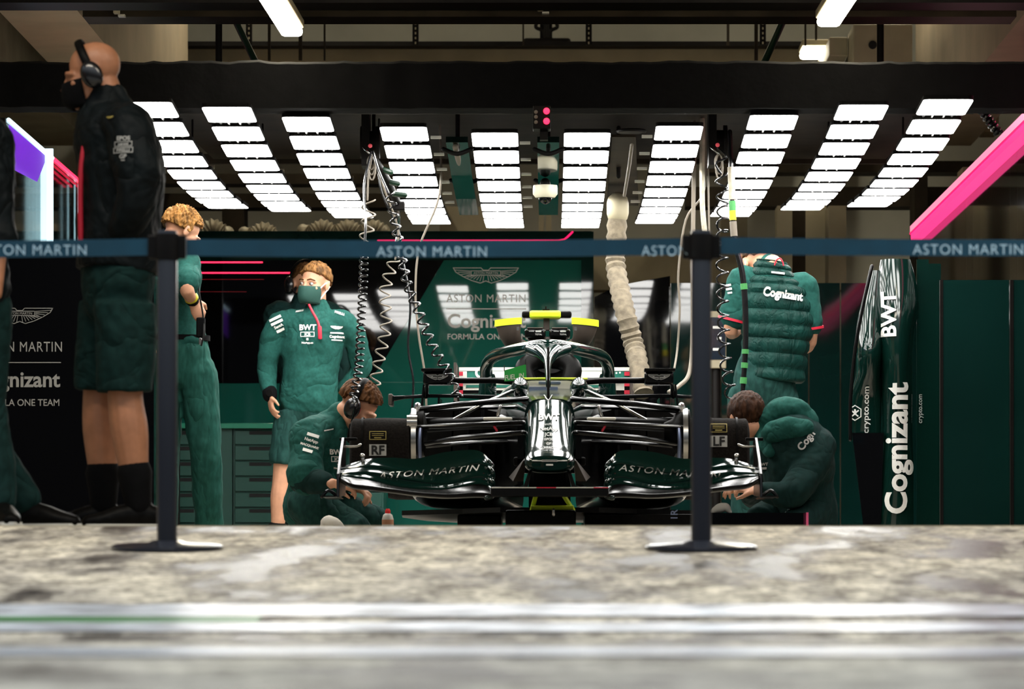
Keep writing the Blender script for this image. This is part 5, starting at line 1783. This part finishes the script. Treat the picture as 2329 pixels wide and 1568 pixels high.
# ---- mechanic crouching at the right hub
d = 21.5
q = at(None, d)
F = Figure('mechanic in a dark hooded jacket crouching beside the right wheel hub, back turned', (P(1800, 0, d).x, d, 0))
F.joints(pel=q(1822, 1160, .05), chest=q(1812, 1040, .02), neck=q(1752, 968, .06), shl=q(1752, 1030, .22), ell=q(1720, 1120, .35), wrl=q(1700, 1115, .1), shr=q(1862, 1020, -.06), elr=q(1800, 1120, -.22), wrr=q(1722, 1118, -.20),
         hipl=q(1775, 1165, .15), knl=q(1725, 1190, -.10), anl=q(1800, 1222, .3), hipr=q(1850, 1165, -.02), knr=q(1800, 1205, -.25), anr=q(1870, 1222, .15))
M = head_matrix(q(1694, 952, .05), yaw=-152, pitch=12, roll=-6)
F.skin_body(M, hands=[dict(wrist=F.J['wrr'], d=q(1688, 1110, -.16) - F.J['wrr'], palm=V((0, .5, -.8)), curl=.5, thumb=-1), dict(wrist=F.J['wrl'], d=V((-.6, -.4, .1)), palm=V((0, 0, -1)), curl=.6, thumb=1)])
tp = F.top('dark_team_green', grow=.030, sleeve=.92, name='jacket', arm=(.092, .078, .066, .05), collar=0, k=1.0, depth=1.15, disp=(.14, .03), hem=q(1826, 1205, .05))
hd = MB()
hd.tube([q(1742, 962, .0), q(1768, 935, .0), q(1805, 935, -.02), q(1836, 955, -.03), q(1846, 985, -.05)], [.050, .062, .066, .055, .03], n=16, smooth=5)
hd.tube([q(1752, 985, -.10), q(1790, 975, -.14), q(1832, 975, -.14)], [.05, .060, .045], n=16, smooth=5)
hd.tube([q(1722, 962, .07), q(1736, 985, .03), q(1752, 1000, .0)], [.052, .066, .06], n=14, smooth=4)
hd.tube([q(1746, 965, .05), q(1738, 1000, -.04), q(1752, 1030, -.10)], [.035, .04, .03], n=12, smooth=5)
build('hood', hd, 'team_green', tp, remesh=.009, relax=4, disp=(.08, .022))
ang = math.radians(52)
u, v_ = V((math.cos(ang), 0, math.sin(ang))), V((-math.sin(ang), 0, math.cos(ang)))
mark('lettering', text_shape('Cogn', .03), 'grey_print', tp, q(1842, 997, -.5), u, v_, 16 / S(d), onto=tp, cast=Y, off=.008, cell=.012)
F.badge_block(tp, tp, q(1748, 1054, -.5), X, Z, 1 / S(d), [('BWT', 4, 6), ('-1.4', -5, 5)], 'grey_print')
F.bottoms('dark_team_green', grow=.014)
for (a, b, c) in F.legs():
    build('shoe', MB().tube([c + V((.04, 0, .0)), c + V((.0, -.05, .0)), c + V((-.05, -.14, -.02))], [(.045, .05), (.05, .05), (.035, .03)], side=Z), 'black_cloth', F.root)
hair_shell(M, lambda n: n.z + .97 if n.y > -.45 else n.z - .35, .014, .010, 'dark_hair', F.root, seed=9)
# ------------------------------------------------------------------ barrier posts and belts
BDD = 13.7
BK = BDD / FPX


def barrier_post(px0, px1, ytop, ybase, bx0, bx1, lab):
    g = floor_z(BDD)
    cx = P((px0 + px1) / 2, 0, BDD).x
    r = (px1 - px0) / 2 * BK
    top = P(0, ytop, BDD).z
    t = thing('barrier_post', lab, 'barrier post', (cx, BDD, g), 'black belt barrier posts')
    R = (bx1 - bx0) / 2 * BK
    sl = .0665
    base = MB().lathe([(.001, .003), (R, .003), (R, .012), (R * .93, .017), (r * 2, .022), (r * 1.4, .03), (.001, .03)], (0, 0, 0), 'Z', 48)
    base.v = [V((v.x + cx, v.y + BDD, v.z + g + v.y * sl)) for v in base.v]
    build('base', base, 'post_black', t)
    build('pole', MB().lathe([(.001, .02), (r, .02), (r, top - g - .005), (r * .95, top - g), (.001, top - g)], (cx, BDD, g), 'Z', 32), 'post_black', t)
    z0, z1 = P(0, 592, BDD).z, P(0, 533, BDD).z
    build('belt_head', MB().lathe([(.001, z0), (r * 1.18, z0), (r * 1.2, z0 + .006), (r * 1.2, z1 - .006), (r * 1.18, z1), (.001, z1)], (cx, BDD, 0), 'Z', 32), 'black_metal', t)
    for sx in (-1, 1):
        build('belt_clip', MB().mm((cx + sx * r * 1.0, BDD - .016, z0 + .004), (cx + sx * (r * 1.2 + .022), BDD + .016, z1 - .004)) if sx > 0 else MB().mm((cx - r * 1.2 - .022, BDD - .016, z0 + .004), (cx - r, BDD + .016, z1 - .004)), 'black_metal', t, bevel=.004)
    return t


barrier_post(357, 403, 525, 1252, 254, 508, 'black belt barrier post at left, in front of the blond man')
barrier_post(1572, 1618, 525, 1250, 1466, 1721, 'black belt barrier post at right, in front of the car wing')


def belt(x0, x1, ya, yb, texts, lab):
    h = 19 * BK
    n = 40
    rr = []
    for i in range(n + 1):
        t = i / n
        x = x0 + (x1 - x0) * t
        p = P(x, ya + (yb - ya) * t, BDD)
        w = .003 * math.sin(t * 9) + .002 * noise.noise(V((t * 20, x0, 0)))
        p.z -= .006 * math.sin(math.pi * t)
        rr.append([p + V((0, w - .0012, -h)), p + V((0, w * .3 - .0012, h)), p + V((0, w * .3 + .0012, h)), p + V((0, w + .0012, -h))])
    o = build('barrier_belt', MB().rings(rr), 'belt_teal', smooth=False)
    tag(o, lab, 'barrier belt', 'teal belts between the barrier posts')
    for tx, ty, s in texts:
        mark('lettering', text_shape(s, -.004, 1.13), 'belt_print', o, P(tx, ty, BDD - .1), X, V((0, 0, 1)), 23 * BK, onto=o, cast=Y, off=.002, cell=.03, fit=(250 if 'MARTIN' in s else 103) * BK)


belt(-900, 336, 569, 562, [(64, 563, 'ASTON MARTIN')], 'teal belt stretched from the left barrier post out past the left edge')
belt(424, 1548, 563, 561, [(981, 567, 'ASTON MARTIN'), (1514, 565, 'ASTON')], 'long teal belt stretched between the two barrier posts across the car')
belt(1639, 2900, 559, 561, [(2209, 562, 'ASTON MARTIN')], 'teal belt stretched from the right barrier post out past the right edge')


# ------------------------------------------------------------------ hoses, reels and cables
def coil(path, turns, r, wire, n_per=14):
    """helix following a list of (x, y, d) photo positions; turns per span given by list"""
    q = catmull([P(*p) for p in path], 12)
    q = [V(p) for p in q]
    L = [0]
    for a, b in zip(q, q[1:]):
        L.append(L[-1] + (b - a).length)
    pts = []
    N = int(turns * n_per)
    k = 0
    for i in range(N + 1):
        s = L[-1] * i / N
        while k < len(L) - 2 and L[k + 1] < s:
            k += 1
        f = (s - L[k]) / max(L[k + 1] - L[k], 1e-6)
        c = q[k].lerp(q[k + 1], f)
        t = (q[k + 1] - q[k]).normalized()
        u = X - X.dot(t) * t
        u.normalize()
        w = t.cross(u)
        a = 2 * math.pi * i / n_per
        pts.append(c + (u * math.cos(a) + w * math.sin(a)) * r)
    return MB().tube(pts, wire, n=6)


def hose(name, lab, cat, path, turns, r, wire, material, lead_in=None, lead_out=None, group=None):
    c = build(name, coil(path, turns, r, wire), material)
    tag(c, lab, cat, group)
    for nm, ld in (('upper_lead', lead_in), ('lower_lead', lead_out)):
        if ld:
            build(nm, MB().tube([P(*p) for p in ld], wire * 1.1, n=8, smooth=5), material, c)
    return c


G = 'coiled hoses hanging over the car'
hose('coiled_hose', 'thick black coiled hose dropping onto the kneeling mechanic', 'hose', [(828, 560, 21.25), (826, 640, 21.2), (820, 760, 21.15), (815, 840, 21.1), (803, 905, 21.1)], 25, .019, .0055, 'hose_black', [(845, 345, 21.9), (828, 420, 21.7), (832, 500, 21.4), (829, 560, 21.25)], [(803, 905, 21.1), (808, 925, 21.05), (800, 960, 21.15)], G)
hose('coiled_hose', 'stretched coiled hose zigzagging down behind the thick black one', 'hose', [(897, 590, 22.6), (876, 660, 22.6), (878, 740, 22.6), (860, 830, 22.6), (848, 900, 22.6)], 11, .030, .0045, 'hose_grey', [(850, 350, 22.4), (870, 420, 22.5), (905, 520, 22.6), (899, 590, 22.6)], None, G)
hose('coiled_hose', 'black coiled hose slanting down to the left mirror of the car', 'hose', [(886, 440, 21.7), (905, 540, 21.7), (925, 640, 21.7), (952, 710, 21.7), (985, 790, 21.7), (1020, 850, 21.7), (1042, 905, 21.75)], 19, .023, .0055, 'hose_black', [(848, 345, 21.9), (862, 390, 21.8), (884, 440, 21.7)], [(1042, 905, 21.75), (1048, 950, 21.8)], G)
hose('coiled_hose', 'black coiled hose hanging beside the right barrier post to the crouching mechanic', 'hose', [(1640, 395, 22.2), (1644, 480, 22.2), (1642, 560, 22.1), (1644, 700, 22.0), (1650, 820, 21.9), (1664, 908, 21.8)], 16, .030, .0055, 'hose_black', [(1634, 338, 22.2), (1652, 358, 22.2), (1628, 372, 22.2), (1640, 395, 22.2)], [(1664, 908, 21.8), (1672, 920, 21.75)], G)
hose('coiled_hose', 'thin coiled hose hanging left of the fourth light strip above the barrier belt', 'hose', [(838, 455, 22.3), (838, 500, 22.3), (830, 560, 22.3)], 3.2, .035, .0045, 'hose_grey', [(848, 345, 22.3), (838, 400, 22.3), (836, 455, 22.3)], None, G)

hose('coiled_hose', 'short tight black coiled hose under the valance near the pink light bar', 'hose', [(2226, 240, 21.3), (2248, 272, 21.3), (2272, 304, 21.3)], 8, .018, .009, 'hose_black', None, None, G)


def yd(dd):
    return VY - (deck_z(dd) - .012 - CZ) * FPX / dd


def cable(lab, path, r, material='hose_black', name='hanging_cable'):
    return tag(build(name, MB().tube([P(*p) for p in path], r, n=8, smooth=6), material), lab, 'cable', 'cables hanging over the car')


cable('thin dark cable hanging between the coiled hoses, left of the slanting coil', [(862, yd(23), 23), (864, 420, 23), (905, 520, 23), (916, 590, 23), (933, 690, 23), (928, 790, 23), (940, 870, 23), (935, 950, 23)], .006)
cable('thin grey cable hanging just right of the dark cable beside the slanting coil', [(1000, yd(23.4), 23.4), (1000, 440, 23.4), (955, 560, 23.4), (945, 660, 23.4), (952, 760, 23.4), (966, 850, 23.4), (970, 930, 23.4)], .006, 'hose_grey')
cable('pale thin cable hanging left of the right barrier post', [(1602, yd(23.3), 23.3), (1602, 430, 23.3), (1560, 500, 23.3), (1543, 620, 23.3), (1546, 700, 23.3), (1541, 790, 23.3), (1534, 838, 23.2)], .006, 'hose_grey')
cable('thin cable curving from the right mirror up to the right barrier post', [(1522, 892, 22.8), (1545, 878, 22.9), (1568, 848, 23.0), (1575, 760, 23.1), (1576, 560, 23.2), (1580, yd(23.2), 23.2)], .012, 'hose_grey')
cable('pale strap cable with a yellow end above the right barrier post', [(1597, yd(23), 23), (1597, 440, 23), (1600, 500, 23), (1606, 560, 23), (1606, 620, 23)], .014, 'foil_duct')
cable('thin red and grey cable hanging just above the right barrier post', [(1610, yd(23.2), 23.2), (1611, 400, 23.2), (1612, 480, 23.2), (1614, 560, 23.2)], .005, 'hose_grey')
cable('thin black cable hanging below the cable bracket right of the third light strip', [(906, 474, 22.99), (907, 490, 23.1), (906, 520, 23.4), (900, 560, 23.4)], .008)

for i, (x, y, lab) in enumerate([(842, 332, 'black hose reel with a pink button above the left coiled hoses'), (1632, 330, 'black hose reel with a pink button above the right coiled hose')]):
    dd = 22.3
    t = thing('hose_reel', lab, 'hose reel', P(x, y, dd), 'hose reels under the canopy')
    build('drum', MB().lathe([(.001, -.05), (.085, -.05), (.085, -.03), (.06, -.03), (.06, .03), (.085, .03), (.085, .05), (.001, .05)], P(x, y - 8, dd + .1), 'X', 28), 'black_metal', t)
    build('bracket', MB().mm((P(x - 20, 0, dd).x, dd, P(0, y + 45, dd).z), (P(x - 2, 0, dd).x, dd + .2, deck_z(dd) - .002)), 'black_metal', t, smooth=False)
    build('button', MB().ball(P(x, y, dd - .03), .011), 'button_pink', t)
    build('hook', MB().tube([P(x - 16, y + 4, dd - .02), P(x - 8, y + 12, dd - .05), P(x + 2, y + 20, dd - .03)], .005, smooth=4), 'steel', t)
    for kx in range(3):
        lp = [P(x + 2 + 8 * math.cos(a) + kx, y + 38 + (16 + 6 * kx) * math.sin(a) + kx * 6, dd - .02 - .01 * kx) for a in [2 * math.pi * j / 14 for j in range(15)]]
        build('hose_loop', MB().tube(lp, .0045, n=6), 'hose_grey', t)
t = thing('cable_bracket', 'black slanting cable bracket with dark connectors right of the left hose reel', 'bracket', P(905, 460, 23))
build('arm', MB().tube([P(850, 360, 22.5), P(880, 410, 22.7), P(905, 465, 23)], [(.02, .03)] * 3, side=X), 'black_metal', t)
build('connector_box', MB().px(892, 458, 920, 478, 22.95, 23.05), 'black_metal', t, bevel=.006)
for k in range(3):
    build('connector', MB().tube([P(868 + 14 * k, 385 + 28 * k, 22.6 + .1 * k), P(888 + 16 * k, 392 + 26 * k, 22.6 + .1 * k)], .016, n=8), 'green_pipe', t)
build('hanger', MB().tube([P(850, 360, 22.5), (P(850, 0, 22.5).x, 22.5, deck_z(22.5) - .012)], .01), 'black_metal', t)

# canvas duct hanging to the car
def duct_mesh(path, n, amp):
    q = catmull([(*P(x, y, d_), r) for x, y, d_, r in path], n)
    pts = [V(p[:3]) for p in q]
    rad = [p[3] * (1 + (amp if i % 2 else -amp)) for i, p in enumerate(q)]
    return MB().tube(pts, rad, n=24, side=X, round_cap=False)


du = build('canvas_duct', duct_mesh([(1406, 452, 24.4, .056), (1402, 540, 24.4, .055), (1400, 600, 24.4, .055), (1410, 660, 24.3, .055), (1424, 720, 24.2, .056), (1440, 780, 24.2, .056), (1452, 830, 24.1, .054), (1464, 896, 24.0, .053)], 7, .085), 'canvas_duct')
tag(du, 'beige ribbed canvas duct hanging down to the right rear of the car', 'duct')
build('collar', MB().tube([P(1405, 462, 24.4), P(1405, 486, 24.4)], .063, n=24), 'beige_metal', du)
# air lance
al = thing('air_lance', 'long black air lance with green and yellow tape hanging right of the barrier post', 'air hose', P(1690, 905, 22.6))
lp = [(1660, 300, 22.6), (1664, 420, 22.6), (1670, 540, 22.6), (1688, 620, 22.6), (1695, 700, 22.6), (1695, 800, 22.6), (1688, 905, 22.6)]
build('hose', MB().tube([P(*p) for p in lp], [.013, .014, .014, .016, .016, .015, .012], n=12, smooth=8), 'hose_black', al)
cv = catmull([P(*p) for p in lp], 40)


def on_lance(y):
    z = P(0, y, 22.6).z
    return min((V(p) for p in cv), key=lambda p: abs(p.z - z))


for ya, yb, mt in ((458, 478, 'tape_green'), (480, 500, 'tape_yellow'), (646, 658, 'tape_green'), (794, 806, 'tape_green'), (826, 838, 'tape_green'), (858, 872, 'tape_green'), (380, 455, 'foil_duct'), (503, 538, 'hose_grey')):
    build('tape_band' if mt.startswith('tape') else 'sleeve', MB().tube([on_lance(ya), on_lance(yb)], .0185, n=14, round_cap=False), mt, al)

# ------------------------------------------------------------------ standing engine cover at the right
ED = 22.6
EK = ED / FPX
ec_ = thing('engine_cover', 'tall dark green engine cover stood on end with white vertical lettering at right', 'car body panel', (P(2020, 0, ED).x, ED, 0))


def spine(profile):
    """profile rows: (y, x left, x right, bulge depth)"""
    rr = []
    for y, xl, xr, b in catmull(profile, 6):
        c = (xl + xr) / 2
        hw = max((xr - xl) / 2, 1)
        row = []
        for j in range(20):
            a = math.pi * j / 19
            row.append(P(c - hw * math.cos(a), y, ED) + V((0, .12 - b * math.sin(a) ** .8, 0)))
        for j in range(20):
            a = math.pi * (19 - j) / 19
            row.append(P(c - hw * .97 * math.cos(a), y, ED) + V((0, .14 - b * .9 * math.sin(a) ** .8, 0)))
        rr.append(row)
    return MB().rings(rr)


main = build('cowl', spine([(588, 2006, 2075, .10), (640, 1998, 2088, .14), (700, 1996, 2092, .18), (760, 2000, 2082, .20), (820, 2004, 2078, .20), (900, 2008, 2080, .17), (980, 2010, 2080, .14), (1060, 2004, 2082, .13), (1140, 1996, 2082, .12), (1222, 1988, 2082, .11)]), 'car_green', ec_)
fl = build('side_flank', spine([(612, 1985, 2010, .03), (680, 1964, 2012, .06), (740, 1952, 2012, .12), (800, 1948, 2010, .18), (850, 1950, 2006, .14), (900, 1938, 2008, .06), (960, 1936, 2008, .04), (1004, 1938, 2006, .03)]), 'car_green', ec_)
build('fin_edge', MB().tube([P(1983, 606, ED - .02), P(1962, 700, ED - .03), P(1946, 790, ED - .02), P(1935, 900, ED), P(1934, 1000, ED)], .010, smooth=5), 'carbon', ec_)
build('lower_skirt', MB().prism([P(1938, 985, ED + .02), P(2010, 985, ED + .02), P(2002, 1230, ED + .02), P(1968, 1230, ED + .02)], (0, .03, 0)), 'gloss_black', ec_, smooth=False)
build('stand', MB().mm((P(1955, 0, ED).x, ED - .05, 0), (P(2085, 0, ED).x, ED + .2, .05)), 'matt_carbon', ec_, bevel=.008)
for x0, x1, yy0, yy1 in ((2112, 2140, 600, 1225), (2085, 2112, 590, 1225)):
    build('return_panel', MB().px(x0, yy0, x1, yy1, ED + .12, ED + .15), 'car_green', ec_, smooth=False)
mark('lettering', text_shape('BWT', .03), 'white_print', main, P(2034, 706, ED - .4), Z, -X, 29 * EK, onto=main, cast=Y, off=.006, cell=.02, fit=103 * EK)
mark('lettering', text_shape('Cognizant', .03), 'white_print', main, P(2052, 1016, ED - .4), Z, -X, 46 * EK, onto=main, cast=Y, off=.006, cell=.02, fit=298 * EK)
mark('lettering', text_shape('crypto.com', .01), 'white_print', fl, P(1984, 924, ED - .4), Z, -X, 13 * EK, fit=106 * EK, onto=fl, cast=Y, off=.006, cell=.02)
hexa = [(math.cos(math.radians(30 + 60 * k)) * 15, math.sin(math.radians(30 + 60 * k)) * 17) for k in range(6)]
mark('emblem', join2([(ribbon2(hexa, 2.2, True), 1, 1, 0, 0), (ribbon2([(-6, -7), (0, -2), (6, -7)], 3), 1, 1, 0, 0), (ribbon2([(-7, 5), (-2, 1), (0, 7), (2, 1), (7, 5)], 3), 1, 1, 0, 0), (rect2(-3, -3, 3, 2), 1, 1, 0, 0)]), 'white_print', fl, P(1960, 931, ED - .4), X, Z, EK, onto=fl, cast=Y, off=.006, cell=.02)
mark('lettering', text_shape('crypto.com', .01), 'grey_print', ec_, P(2092, 930, ED + .11), Z, -X, 10 * EK)
# leaning dark glass sheets at the far right
for i, (x0, x1, lab) in enumerate([(2140, 2300, 'dark green glossy panel leaning at right of the engine cover'), (2300, 2460, 'dark green glossy panel leaning at the far right edge')]):
    t = thing('leaning_panel', lab, 'panel', (P((x0 + x1) / 2, 0, 21.6).x, 21.6, 0), 'leaning glossy panels at right')
    a, b = P(x0, 0, 21.6).x, P(x1, 0, 21.6).x
    b = min(b, 2.46)
    zt = P(0, 640, 21.7).z
    build('sheet', MB().prism([(a, 21.6, 0), (b - .01, 21.6, 0), (b - .01, 21.6 + zt * .01, zt), (a, 21.6 + zt * .01, zt)], (0, .02, 0)), 'panel_dark_green', t, smooth=False)
    build('edge_strip', MB().prism([(a - .004, 21.595, 0), (a + .012, 21.595, 0), (a + .012, 21.595 + zt * .01, zt), (a - .004, 21.595 + zt * .01, zt)], (0, .03, 0)), 'black_metal', t, smooth=False)

# small things on the floor at the right
tag(build('grey_cloth', MB().tube([P(1622, 1164, 21), P(1634, 1157, 21), P(1650, 1155, 21), P(1660, 1164, 21)], [.012, .022, .022, .012], n=12, smooth=5), 'rag_white', disp=(.05, .01)), 'crumpled grey cloth on the low black bench by the crouching mechanic', 'cloth')
bn = thing('low_bench', 'low black bench on the floor in front of the crouching mechanic', 'bench', (P(1730, 0, 20.8).x, 21.0, 0))
build('deck', MB().mm((P(1612, 0, 20.8).x, 20.8, .02), (P(1834, 0, 20.8).x, 21.05, zpx(1167, 20.8))), 'gloss_black', bn, smooth=False)
build('runner', MB().mm((P(1630, 0, 20.8).x, 20.85, 0), (P(1815, 0, 20.8).x, 21.0, .02)), 'black_metal', bn, smooth=False)
mk = thing('marker_cone', 'small pink marker standing at the right end of the low bench', 'marker', (P(1837, 0, 20.7).x, 20.7, 0))
build('cone', MB().lathe([(.001, 0), (.016, 0), (.014, .05), (.006, .09), (.006, zpx(1166, 20.7)), (.001, zpx(1166, 20.7))], (P(1836, 0, 20.7).x, 20.7, 0), 'Z', 16), 'pink_plastic', mk)
build('foot', MB().lathe([(.001, 0), (.024, 0), (.024, .006), (.001, .006)], (P(1836, 0, 20.7).x, 20.7, 0), 'Z', 16), 'pink_plastic', mk)
rg = build('white_rag', MB().tube([P(735, 1228, 20.75), P(744, 1192, 20.75), P(758, 1194, 20.72), P(774, 1212, 20.75), P(784, 1230, 20.75)], [.02, .034, .036, .03, .012], n=14, smooth=5), 'rag_white', disp=(.06, .02))
tag(rg, 'crumpled white rag in front of the kneeling mechanic', 'rag')
mo = thing('monitor', 'monitor with a dark screen between the right barrier post and the man in the vest', 'monitor', P(1636, 850, 27.5))
build('frame', MB().px(1600, 708, 1652, 838, 27.5, 27.56), 'beige_metal', mo, bevel=.006)
build('screen', MB().px(1604, 722, 1650, 818, 27.492, 27.5), 'screen', mo, smooth=False)
build('stand', MB().tube([P(1628, 838, 27.56), (P(1628, 0, 27.56).x, 27.56, 0)], .03), 'black_metal', mo)
build('foot', MB().mm((P(1600, 0, 27.5).x, 27.4, 0), (P(1656, 0, 27.5).x, 27.7, .03)), 'black_metal', mo, smooth=False)
for k, (xx, yy, w_) in enumerate(((1630, 745, 9), (1636, 770, 5), (1628, 795, 7))):
    mark('screen_glint', rect2(-w_, -3, w_, 3), 'white_print', mo, P(xx, yy, 27.49), X, Z, 27.5 / FPX)  # white patches paint in the glints on the dark screen
